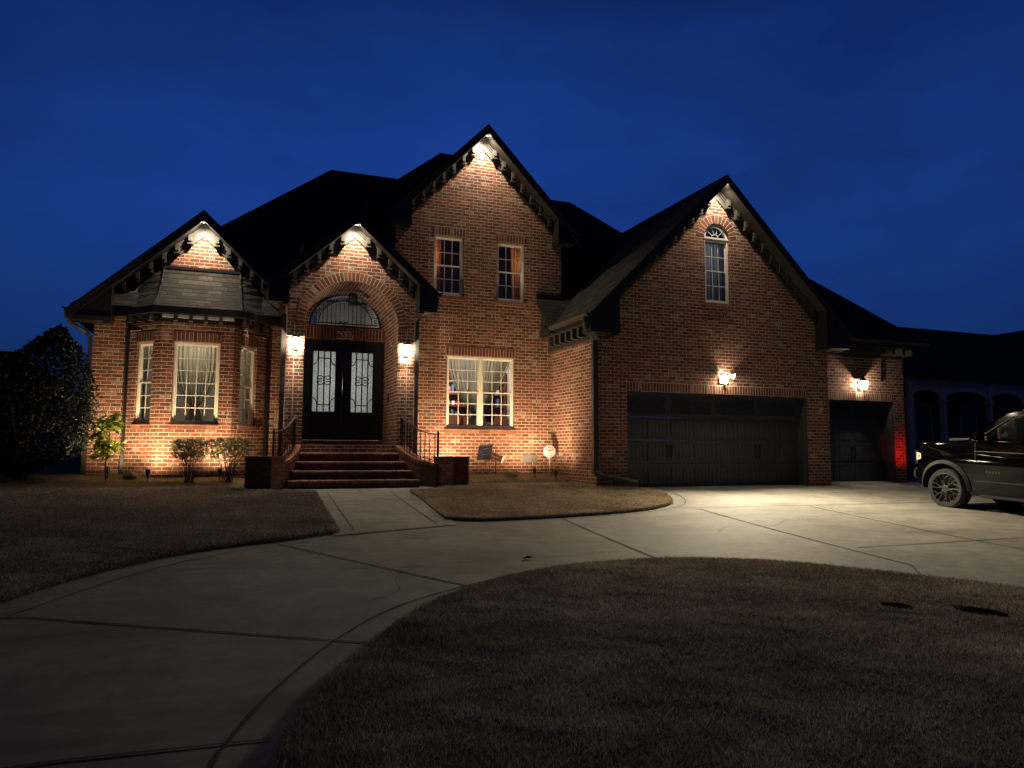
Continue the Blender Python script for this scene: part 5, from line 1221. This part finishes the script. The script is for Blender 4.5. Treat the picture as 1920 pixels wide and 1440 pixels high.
# yellow green sapling
sx0, sy0 = -2.43, 16.75; sz = bedz(sx0, sy0)
t = empty('sapling', (sx0,sy0,sz), 'small sapling with large lime green leaves lit against the brick', 'sapling')
mb = MB(); mb.tube([(sx0,sy0,sz-.05),(sx0-.02,sy0,sz+.35),(sx0+.03,sy0,sz+.8),(sx0+.02,sy0,sz+1.25)], [.016,.014,.010,.005], 6); P = []
for k in range(26):
    z = .48+.82*random.random(); a = random.uniform(0,2*math.pi); L = .34*(1-.55*abs((z-.62)/.75)); e = (sx0+L*math.cos(a), sy0+L*.7*math.sin(a), sz+z+.10)
    mb.tube([(sx0,sy0,sz+z-.08),e], [.005,.003], 4)
    for j in range(17): f = .40+.6*random.random(); P.append((sx0+(e[0]-sx0)*f+random.uniform(-.03,.03), sy0+(e[1]-sy0)*f+random.uniform(-.03,.03), sz+z-.08+.18*f+random.uniform(-.03,.03)))
mb.obj('trunk', 'bark', t); leaves('foliage', P, .15, 'leaf_lime', t, .40, .35)
def shrub(cx, cy, w, h, label, seed):
    random.seed(seed); z0 = bedz(cx, cy); t = empty('shrub', (cx,cy,z0), label, 'shrub', 'clipped shrubs below the bay window')
    mb = MB(); P = []; tips = []
    for k in range(15):
        a = random.uniform(0,2*math.pi); r = w*.47*random.uniform(.2,1); x1, y1 = cx+r*math.cos(a), cy+r*.6*math.sin(a); zt_ = z0+h*random.uniform(.62,.95)
        m = (cx+(x1-cx)*.45+random.uniform(-.04,.04), cy+(y1-cy)*.45, z0+h*.42); mb.tube([(cx+(x1-cx)*.2+random.uniform(-.05,.05),cy+random.uniform(-.05,.05),z0-.03),m,(x1,y1,zt_)], [.010,.008,.004], 5); tips.append((m,(x1,y1,zt_)))
        for j in range(3):
            f = random.uniform(.1,.8); p = [m[i]+((x1,y1,zt_)[i]-m[i])*f for i in range(3)]; q = (p[0]+random.uniform(-.14,.14), p[1]+random.uniform(-.1,.1), p[2]+random.uniform(.04,.16)); mb.tube([p,q], [.005,.002], 4); tips.append((p,q))
    mb.obj('branches', 'bark', t)
    while len(P) < 2300:
        a = random.uniform(0,2*math.pi); u = random.random()**.5; zz = random.random()**.6; r = w*.56*u*(1-.22*(1-zz)); lp = .88+.12*math.sin(a*4+seed)+.05*math.sin(a*9)
        if zz < .35 and random.random() < .8: continue
        P.append((cx+r*lp*math.cos(a), cy+r*lp*.62*math.sin(a), z0+h*(.36+.64*zz*(1-.10*u*u))+random.uniform(-.02,.02)))
    leaves('foliage', P, .046, 'leaf_bush', t, .52, 0)
shrub(-.88, 16.42, .80, .90, 'left clipped shrub with bare lower stems below the bay window', 11); shrub(-.13, 16.42, .92, .93, 'right wider clipped shrub with leaning stems beside the stair pier', 23)
random.seed(5)
t = empty('weed_clump', (6.25,16.6,bedz(6.25,16.6)), 'low scraggly weed clump in front of the navy flag', 'weed'); leaves('leaves', [(6.25+random.uniform(-.16,.16),16.6+random.uniform(-.1,.1),bedz(6.2,16.6)+random.uniform(.0,.14)) for _ in range(160)], .07, 'leaf_bush', t, .3, -.5)
# stones and litter
mb = MB(); mb.lathe([(0,-.02),(.13,.0),(.14,.07),(.08,.14),(0,.15)], (-2.02,16.95,bedz(-2,17)), 'Z', 9); tag(mb.obj('stone', 'gray', smooth=True), 'dull rounded stone at the foot of the bay beside the sapling', 'stone')
mb = MB(); lx, ly = 3.28, 8.15; lz = g(ly)+.012
mb.face([(lx-.07,ly,lz),(lx-.02,ly-.04,lz+.02),(lx+.07,ly-.01,lz+.005),(lx+.02,ly+.04,lz+.03)]); mb.face([(lx-.02,ly+.01,lz),(lx+.05,ly-.03,lz+.035),(lx+.09,ly+.03,lz+.02),(lx+.02,ly+.06,lz+.01)]); tag(mb.obj('fallen_leaf', 'leaf_dead'), 'curled brown dead leaf alone on the driveway', 'leaf')
M['leaf_pale'] = plain('pale_leaf', (.55,.5,.42), .7)
for lx, ly, lb in ((1.98,3.30,'nearest the camera'),(5.27,4.22,'right of the middle of the loop'),(5.75,4.55,'close to the long dark patch'),(5.0,5.0,'left of the small dark patch')):
    mb = MB(); lz = zl[id(circle)](lx,ly)+.045; mb.face([(lx-.025,ly,lz),(lx,ly-.015,lz+.012),(lx+.03,ly,lz),(lx,ly+.015,lz+.004)]); tag(mb.obj('fallen_leaf', 'leaf_pale'), 'tiny pale leaf lying on the loop grass, '+lb, 'leaf', 'pale leaves on the loop grass')
for (hx, hy, rx, ry, an, lb) in ((5.45,4.91,.14,.12,-1.2,'small hollow in the loop grass, its shade painted dark'),(6.0,4.55,.23,.13,-1.15,'long hollow in the loop grass at right, its shade painted dark')):
    mb = MB(); zc_ = zl[id(circle)](hx,hy)+.030
    pts = [(hx+rx*.9*math.cos(a)*math.cos(an)-ry*math.sin(a)*math.sin(an), hy+rx*.9*math.cos(a)*math.sin(an)+ry*math.sin(a)*math.cos(an)) for a in [k*math.pi/10 for k in range(20)]]
    pts = [(x+random.uniform(-.01,.01), y+random.uniform(-.01,.01), zl[id(circle)](x,y)+.008) for x, y in pts]; mb.face(pts)
    o = mb.obj('shaded_hollow', 'shaded'); tag(o, lb, 'soil patch'); o['kind'] = 'stuff'  # flat dark patch, the shade of a hollow put into its colour

# ================================================================== PICKUP TRUCK (faces the house; built along local -y = forward, then turned)
# local frame: X across (0 = near side), y back from the nose, z up from the ground
TX0, TY0 = 13.86, 12.08; TZ0 = g(11.2)
tr = empty('pickup_truck', (TX0, TY0, TZ0), 'black crew cab pickup truck parked facing the house at right', 'pickup truck')
Wd = 2.02; wy, wy2, wr = .86, 4.53, .405
def Lc(x, y, z): return (TX0+x, TY0-y, TZ0+z)
def archpts(c, r, z0, n=14):
    a0 = math.asin(max(-1,(z0-wr)/r)); return [(c+r*math.cos(math.pi-a0-(math.pi-2*a0)*k/n)*-1*-1, wr+r*math.sin(a0+(math.pi-2*a0)*k/n)) for k in range(n+1)]
def prof_arch(c, r, z0, n=14):
    out = []; a0 = math.asin((z0-wr)/r)
    for k in range(n+1):
        a = math.pi-a0-(math.pi-2*a0)*k/n; out.append((c+r*math.cos(a), wr+r*math.sin(a)))
    return out
low = .36
def ins(x, y):   # plan taper at the nose, small at the tail, slight tumble
    t = max(0, 1-y/.55); k = .26*t**1.8; t2 = max(0, (y-5.6)/.3); k += .04*t2
    return (k if x < Wd/2 else Wd-k)
body = [(.02,.62),(.0,.72),(.0,1.04),(.02,1.14),(.09,1.235),(.26,1.30),(.70,1.35),(1.15,1.38),(1.45,1.40),(1.62,1.41)]
body += [(3.9,1.40),(3.93,1.34),(5.86,1.34),(5.88,.66),(5.85,.52)]
bot = [(5.80,low+.12),(wy2+.52,low+.10)]+prof_arch(wy2,.50,low+.06)[::-1]+[(wy2-.52,low-.02),(wy+.54,low-.04)]+prof_arch(wy,.50,low+.06)[::-1]+[(.36,low+.02),(.14,.44),(.04,.50)]
prof = body+bot
mb = MB()
loop = [V((p[0],p[1],0)) for p in prof]; tri = tessellate_polygon([loop])
def sidez(z): return .035*max(0,(z-1.0))/.4 + .02*max(0,(.75-z))/.4      # body side curvature
cen = (2.9, .85); nP = len(prof); nrm_ = []; rad_ = []
for i in range(nP):
    a, b = V(prof[i-1]), V(prof[(i+1)%nP]); d = (b-a).normalized(); q = V((-d.y, d.x)); nrm_.append(q)
    rad_.append(.065 if (prof[i][1] > 1.0 or i < 4) else .02)
for i in range(nP):      # make sure the normals point outward
    if nrm_[0].x > 0: nrm_ = [-q for q in nrm_]; break
def ring(i, t):          # t: 0 = side face, 1 = top surface
    p, q, r = V(prof[i]), nrm_[i], rad_[i]; a = t*math.pi/2
    pp = p-q*r*(1-math.sin(a)); x = ins(0,p.x)+sidez(p.y)+r*(1-math.cos(a)); return x, pp
for s_ in (0, 1):
    F = lambda x, p: Lc(x if s_ == 0 else Wd-x, p[0]-(.0), p[1])
    base = [ring(i, 0) for i in range(nP)]
    for t_ in tessellate_polygon([[V((p[0],p[1],0)) for x, p in base]]): mb.face([F(*base[i]) for i in t_])
    for i in range(nP):
        j = (i+1)%nP
        for k in range(4): mb.face([F(*ring(i,k/4)), F(*ring(j,k/4)), F(*ring(j,(k+1)/4)), F(*ring(i,(k+1)/4))])
for i in range(nP):
    a, b = prof[i], prof[(i+1)%nP]; xa, xb = ring(i,1)[0], ring((i+1)%nP,1)[0]; n = 8
    def crown(f, p): return (.035*math.sin(math.pi*f)**.6 if p[1] > 1.15 and p[0] < 1.7 else 0)
    for k in range(n):
        f0, f1 = k/n, (k+1)/n; P = lambda p, x, f: Lc(x+(Wd-2*x)*f, p[0]-(.10*math.sin(math.pi*f) if p[0] < .3 else 0), p[1]+crown(f,p))
        mb.face([P(a,xa,f0), P(b,xb,f0), P(b,xb,f1), P(a,xa,f1)])
bo_ = mb.obj('body', 'carpaint', tr, smooth=True, merge=True)
# shoulder crease and door panels
mb = MB()
def side_strip(y0, y1, z0, z1, d, mi=0, tgt=None, n=10):
    q = tgt or mb
    for k in range(n):
        a, b = y0+(y1-y0)*k/n, y0+(y1-y0)*(k+1)/n; X = lambda y, z: ins(0,y)+sidez(z)-d
        q.face([Lc(X(a,z0),a,z0), Lc(X(b,z0),b,z0), Lc(X(b,z1),b,z1), Lc(X(a,z1),a,z1)], mi=mi)
side_strip(1.5,5.8,.60,.63,.012); mb.obj('body_moulding', 'dark', bo_); mb = MB(); side_strip(1.5,3.9,1.17,1.185,.008); mb.obj('body_moulding', 'dark', bo_)
mb = MB()
for y in (1.50,2.62,3.72): side_strip(y,y+.012,.50,1.34,.002, n=1)
mb.obj('door_gap', 'iron', bo_)
for y in (2.30,3.35):
    mb = MB(); X = ins(0,y)+sidez(1.1)-.02; mb.obox(Lc(X,y,1.13),(0,1,0),(0,0,1),(-1,0,0),(-.10,.10),(-.018,.018),(0,.03)); mb.obj('door_handle', 'carpaint', bo_, bevel=.008)
# hood scoops
for x in (.42, 1.6):
    mb = MB(); mb.obox(Lc(x,1.0,1.372),(1,0,0),(0,-1,.04),(0,0,1),(-.12,.12),(-.28,.22),(0,.045)); mb.obj('hood_vent', 'dark', bo_, bevel=.02)
# wheels
for (x, y, sd) in ((0,wy,-1),(Wd,wy,1),(0,wy2,-1),(Wd,wy2,1)):
    cx_ = x-sd*.16; c = Lc(cx_, y, wr); w2 = .14
    mb = MB(); mb.lathe([(.290,-w2+.02),(.305,-w2),(.36,-w2-.004),(.392,-w2+.02),(wr,-w2+.05),(wr,w2-.05),(.392,w2-.02),(.36,w2+.004),(.305,w2),(.290,w2-.02)], c, 'X', 48)
    ty = mb.obj('wheel', 'rubber', tr, smooth=True)
    mb = MB(); o_ = sd*w2; mb.lathe([(.296,o_*1.0),(.306,o_*.98),(.296,o_*.80),(.275,o_*.72),(.265,o_*.2),(.05,o_*.15)], c, 'X', 40)
    mb.obj('wheel_barrel', 'iron', ty, smooth=True); mb = MB(); mb.lathe([(.290,o_*.99),(.306,o_*1.0),(.296,o_*.93),(.288,o_*.93)], c, 'X', 40)
    for k in range(6):
        a = k*math.pi/3+.2
        for da in (-.16,.16):
            pts = [(o_*.80,.045,a),(o_*.88,.12,a+da*.4),(o_*.92,.19,a+da*1.35),(o_*.90,.297,a+da*1.0)]
            mb.tube([V(c)+V((q[0], q[1]*math.cos(q[2]), q[1]*math.sin(q[2]))) for q in pts], [.024,.018,.015,.017], 5)
        mb.tube([V(c)+V((o_*.90,.19*math.cos(a+.2),.19*math.sin(a+.2))), V(c)+V((o_*.90,.25*math.cos(a+.52),.25*math.sin(a+.52))), V(c)+V((o_*.88,.296*math.cos(a+.52),.296*math.sin(a+.52)))], .012, 5)
    mb.lathe([(.075,o_*.72),(.07,o_*.95),(.035,o_*1.0),(0,o_*1.0)], c, 'X', 18)
    mb.obj('rim', 'rim', ty, smooth=True)
    for k in range(6): mb = MB(); a = k*math.pi/3+.5; mb.lathe([(.012,o_*.80),(.012,o_*1.02),(0,o_*1.04)], V(c)+V((0,.072*math.cos(a),.072*math.sin(a))), 'X', 8); mb.obj('lug_nut', 'chrome', ty)
    # fender flare following the arch
    mb = MB(); ap = prof_arch(y,.50,low+.04,18); ap2 = [(p[0]+(p[0]-y)*.14, wr+(p[1]-wr)*1.14) for p in ap]
    for i in range(len(ap)-1):
        for A, B, e0, e1 in ((ap,ap2,.045,.0),): 
            q = [ap[i],ap[i+1],ap2[i+1],ap2[i]]; ex = [.05,.05,.012,.012]; X = [ (ins(0,max(p[0],.0))+sidez(p[1])-e) for p, e in zip(q, ex)]
            if sd > 0: X = [Wd-v for v in X]
            mb.face([Lc(v,*p) for v, p in zip(X, q)])
            mb.face([Lc(X[0],*q[0]),Lc(X[1],*q[1]),Lc(X[1]+(-sd)*.10,*q[1]),Lc(X[0]+(-sd)*.10,*q[0])])
    mb.obj('fender_flare', 'rubber', bo_, smooth=True)
    mb = MB(); lin = prof_arch(y,.498,low+.06,14)
    for i in range(len(lin)-1): mb.face([Lc(x-sd*.03,*lin[i]),Lc(x-sd*.03,*lin[i+1]),Lc(x-sd*.40,*lin[i+1]),Lc(x-sd*.40,*lin[i])])
    mb.face([Lc(x-sd*.40,*p) for p in lin]); mb.obj('wheel_well', 'iron', bo_)
# cab
cb_ = [(1.62,1.38),(2.30,1.90),(2.55,1.955),(3.30,1.965),(3.80,1.93),(3.98,1.38)]
def cabx(z): return .05+.20*(z-1.38)/.58
mb = MB(); n = len(cb_)
for s_ in (0,1):
    X = lambda z: cabx(z) if s_ == 0 else Wd-cabx(z)
    for t_ in tessellate_polygon([[V((p[0],p[1],0)) for p in cb_]]): mb.face([Lc(X(cb_[i][1]),*cb_[i]) for i in t_])
for i in range(n-1):
    a, b = cb_[i], cb_[i+1]
    for k in range(6):
        f0, f1 = k/6, (k+1)/6; P = lambda p, f: Lc(cabx(p[1])+(Wd-2*cabx(p[1]))*f, p[0]-(.10*math.sin(math.pi*f) if p[0] < 2.4 else 0), p[1]+(.03*math.sin(math.pi*f) if p[1] > 1.8 else 0))
        mb.face([P(a,f0),P(b,f0),P(b,f1),P(a,f1)])
cab = mb.obj('cab', 'carpaint', tr, smooth=True, merge=True)
M['carglass'] = plain('tinted_glass', (.004,.005,.007), .03, coat=1)
for s_ in (0,1):
    X = lambda z: (cabx(z)-.012) if s_ == 0 else Wd-cabx(z)+.012
    for q in ([(1.93,1.42),(2.02,1.47),(2.42,1.82),(2.80,1.86),(2.80,1.42)],[(2.90,1.42),(2.90,1.865),(3.50,1.87),(3.66,1.82),(3.72,1.42)]):
        mb = MB(); mb.face([Lc(X(p[1]),*p) for p in q]); mb.obj('side_window', 'carglass', cab)
    mb = MB(); qq = [(1.80,1.405),(2.42,1.850),(2.6,1.885),(3.55,1.89),(3.72,1.84),(3.80,1.405)]; mb.tube([Lc(X(p[1])-(.004 if s_==0 else -.004),*p) for p in qq], .009, 5); mb.obj('window_trim', 'chrome', cab)
    # mirror
    sx_ = -1 if s_ == 0 else 1; xm_ = .06 if s_ == 0 else Wd-.06
    mb = MB(); mb.obox(Lc(xm_+sx_*.17,1.98,1.44),(1,0,0),(0,0,1),(0,-1,0),(-.11,.11),(-.085,.11),(-.05,.06)); mr_ = mb.obj('mirror', 'carpaint', cab, bevel=.03)
    mb = MB(); mb.tube([Lc(xm_-.0,1.92,1.40),Lc(xm_+sx_*.10,1.96,1.39)], .03, 8); mb.obj('mirror_arm', 'dark', mr_)
    mb = MB(); mb.obox(Lc(xm_+sx_*.17,1.97,1.385),(1,0,0),(0,0,1),(0,-1,0),(-.09,.09),(-.008,.008),(-.03,.065)); mb.obj('mirror_trim', 'chrome', mr_)
    mb = MB(); mb.face([Lc(xm_-sx_*(-.0) + (-.012 if s_==0 else .012),1.70,1.39),Lc(xm_+(-.012 if s_==0 else .012),2.02,1.39),Lc(xm_+(-.012 if s_==0 else .012)-sx_*.03,2.0,1.47)]); mb.obj('sail_panel', 'gray', cab)
mb = MB(); mb.face([Lc(.20,1.70,1.45),Lc(Wd-.20,1.70,1.45),Lc(Wd-.30,2.22,1.86),Lc(.30,2.22,1.86)]); 
for i in range(len(mb.v)): mb.v[i] = (mb.v[i][0], mb.v[i][1]+.08, mb.v[i][2]+.02)
mb.obj('windshield', 'carglass', cab)
# lights, bumper, grille, steps
for s_ in (0,1):
    X = lambda x: x if s_ == 0 else Wd-x
    mb = MB(); q0 = [(.30,.02),(.155,.12),(.065,.30)]
    for i in range(2): mb.face([Lc(X(q0[i][0]-.016),q0[i][1]-.008,.93),Lc(X(q0[i+1][0]-.016),q0[i+1][1]-.008,.97),Lc(X(q0[i+1][0]-.016),q0[i+1][1]-.008,1.08),Lc(X(q0[i][0]-.016),q0[i][1]-.008,1.10)])
    hl = mb.obj('headlight', 'white', tr); mb = MB(); mb.face([Lc(X(.098),.185,.98),Lc(X(.060),.27,.99),Lc(X(.060),.27,1.05),Lc(X(.098),.185,1.055)]); mb.obj('turn_signal', 'orange', hl)
    mb = MB(); mb.obox(Lc(X(.04),2.7,.33),(0,1,0),(0,0,1),(1,0,0),(-1.2,1.1),(-.03,.03),(-.05,.12)); mb.obj('running_board', 'dark', tr, bevel=.015)
mb = MB(); mb.obox(Lc(Wd/2,.0,.70),(1,0,0),(0,0,1),(0,1,0),(-.72,.72),(-.16,.06),(0,.12)); mb.obj('bumper', 'dark', tr, bevel=.04)
mb = MB(); mb.obox(Lc(Wd/2,-.0,.98),(1,0,0),(0,0,1),(0,1,0),(-.62,.62),(-.14,.14),(.02,.13))
for k in range(5): z = -.10+k*.05; mb.obox(Lc(Wd/2,-.0,.98),(1,0,0),(0,0,1),(0,1,0),(-.58,.58),(z-.008,z+.008),(.13,.145))
mb.obj('grille', 'iron', tr)
mb = MB(); mb.tube([Lc(Wd*.32,-.09,.52),Lc(Wd*.30,-.14,.50),Lc(Wd*.30,-.14,.44),Lc(Wd*.32,-.09,.42)], .014, 6); mb.obj('tow_hook', 'chrome', tr)
mb = MB()
for k in range(5): mb.tube([Lc(Wd/2-.5+.25*k,2.42,1.97),Lc(Wd/2-.5+.25*k,2.47,1.995)], .02, 6)
mb.obj('roof_marker', 'gray', cab)
mb = MB(); mb.box((TX0+.35,TY0-5.7,TZ0+.30),(TX0+Wd-.35,TY0-.35,TZ0+.55)); mb.obj('chassis', 'iron', tr)
mb = MB()
for k in range(5): side_strip(1.74+k*.058,1.78+k*.058,.775,.815,.006, n=1)
mb.obj('badge', 'gutter', bo_)
tr.rotation_euler = (math.radians(2.4), 0, math.radians(0)); tr.scale = (1.04,1.04,1.04); cab.location = (0,.30,0)

# ================================================================== NEIGHBOURS
NX, NY = 31.2, 25.0
nb = empty('neighbour_house', (34,28,g(18)), 'dark neighbouring house with an arched white porch at far right', 'house')
mb = MB(); mb.box((28.6,27.3,-.8),(44,27.5,3.4)); mb.box((28.4,NY-.4,-.9),(44,27.4,-.45)); mb.obj('wall', 'trim', nb)
mb = MB(); A_ = (28.0,24.7,3.2); 
mb.face([(25.6,24.6,3.42),(50,24.6,3.42),(50,29.5,6.81),(29,29.5,6.81)]); mb.face([(25.6,24.6,3.42),(29,29.5,6.81),(25.6,34.4,3.42)]); mb.face([(29,29.5,6.81),(50,29.5,6.81),(50,34.4,3.42),(25.6,34.4,3.42)]); mb.face([(41,29.5,6.79),(56,29.5,6.79),(56,31,8.0),(46,31,7.62)])
mb.obj('roof', 'shingle', nb)
mb = MB(); mb.box((NX-2.6,NY-.06,3.14),(45,NY+.10,3.36)); mb.box((NX-2.7,NY-.12,3.36),(45,NY+.1,3.44)); M['nb_white'] = plain('warmed_porch_white', (.85,.70,.60), .6); mb.obj('porch_fascia', 'nb_white', nb)  # white paint tinted warm to offset the blue dusk light
pc = [NX-2.1, NX+.0, NX+3.1, NX+5.6, NX+8.5]
mb = MB()
for i in range(len(pc)-1):
    a, b = pc[i]+.11, pc[i+1]-.11; n = 14; c = (a+b)/2; r = (b-a)/2
    for k in range(n):
        u0, u1 = a+(b-a)*k/n, a+(b-a)*(k+1)/n; f = lambda u: 2.45+.42*math.sqrt(max(0,1-((u-c)/r)**2))
        mb.face([(u0,NY,f(u0)),(u1,NY,f(u1)),(u1,NY,3.14),(u0,NY,3.14)])
mb.obj('porch_arches', 'nb_white', nb)
for x in pc:
    mb = MB(); mb.box((x-.11,NY-.11,-.5),(x+.11,NY+.11,3.14)); mb.box((x-.16,NY-.16,2.32),(x+.16,NY+.16,2.44)); mb.box((x-.16,NY-.16,-.5),(x+.16,NY+.16,-.3)); mb.obj('porch_column', 'nb_white', nb)
for x0,x1 in ((32.0,33.2),(35.2,36.4),(38,39)):
    mb = MB(); 
    for q in ((x0,x1,2.35,2.5),(x0,x1,.4,.5),(x0,x0+.1,.5,2.35),(x1-.1,x1,.5,2.35)): mb.box((q[0],27.24,q[2]),(q[1],27.29,q[3]))
    w = mb.obj('window', 'nb_white', nb); mb = MB(); mb.face([(x0+.1,27.28,.5),(x1-.1,27.28,.5),(x1-.1,27.28,2.35),(x0+.1,27.28,2.35)]); mb.obj('pane', M['carglass'], w)
nb2 = empty('neighbour_house', (-16,44,g(18)), 'black silhouette of a neighbouring house at the far left', 'house')
mb = MB(); mb.box((-40,40,-1),(-8.6,50,3.0)); mb.obj('wall', 'trim', nb2)
mb = MB(); mb.face([(-40,39.5,2.6),(-8.2,39.5,2.6),(-10.6,44,4.9),(-15,44,4.9)]); mb.face([(-8.2,39.5,2.6),(-8.2,50,2.6),(-10.6,44,4.9)]); mb.face([(-40,50,2.6),(-8.2,50,2.6),(-10.6,44,4.9),(-15,44,4.9)]); mb.obj('roof', 'shingle', nb2)
print('objects', len(bpy.data.objects))
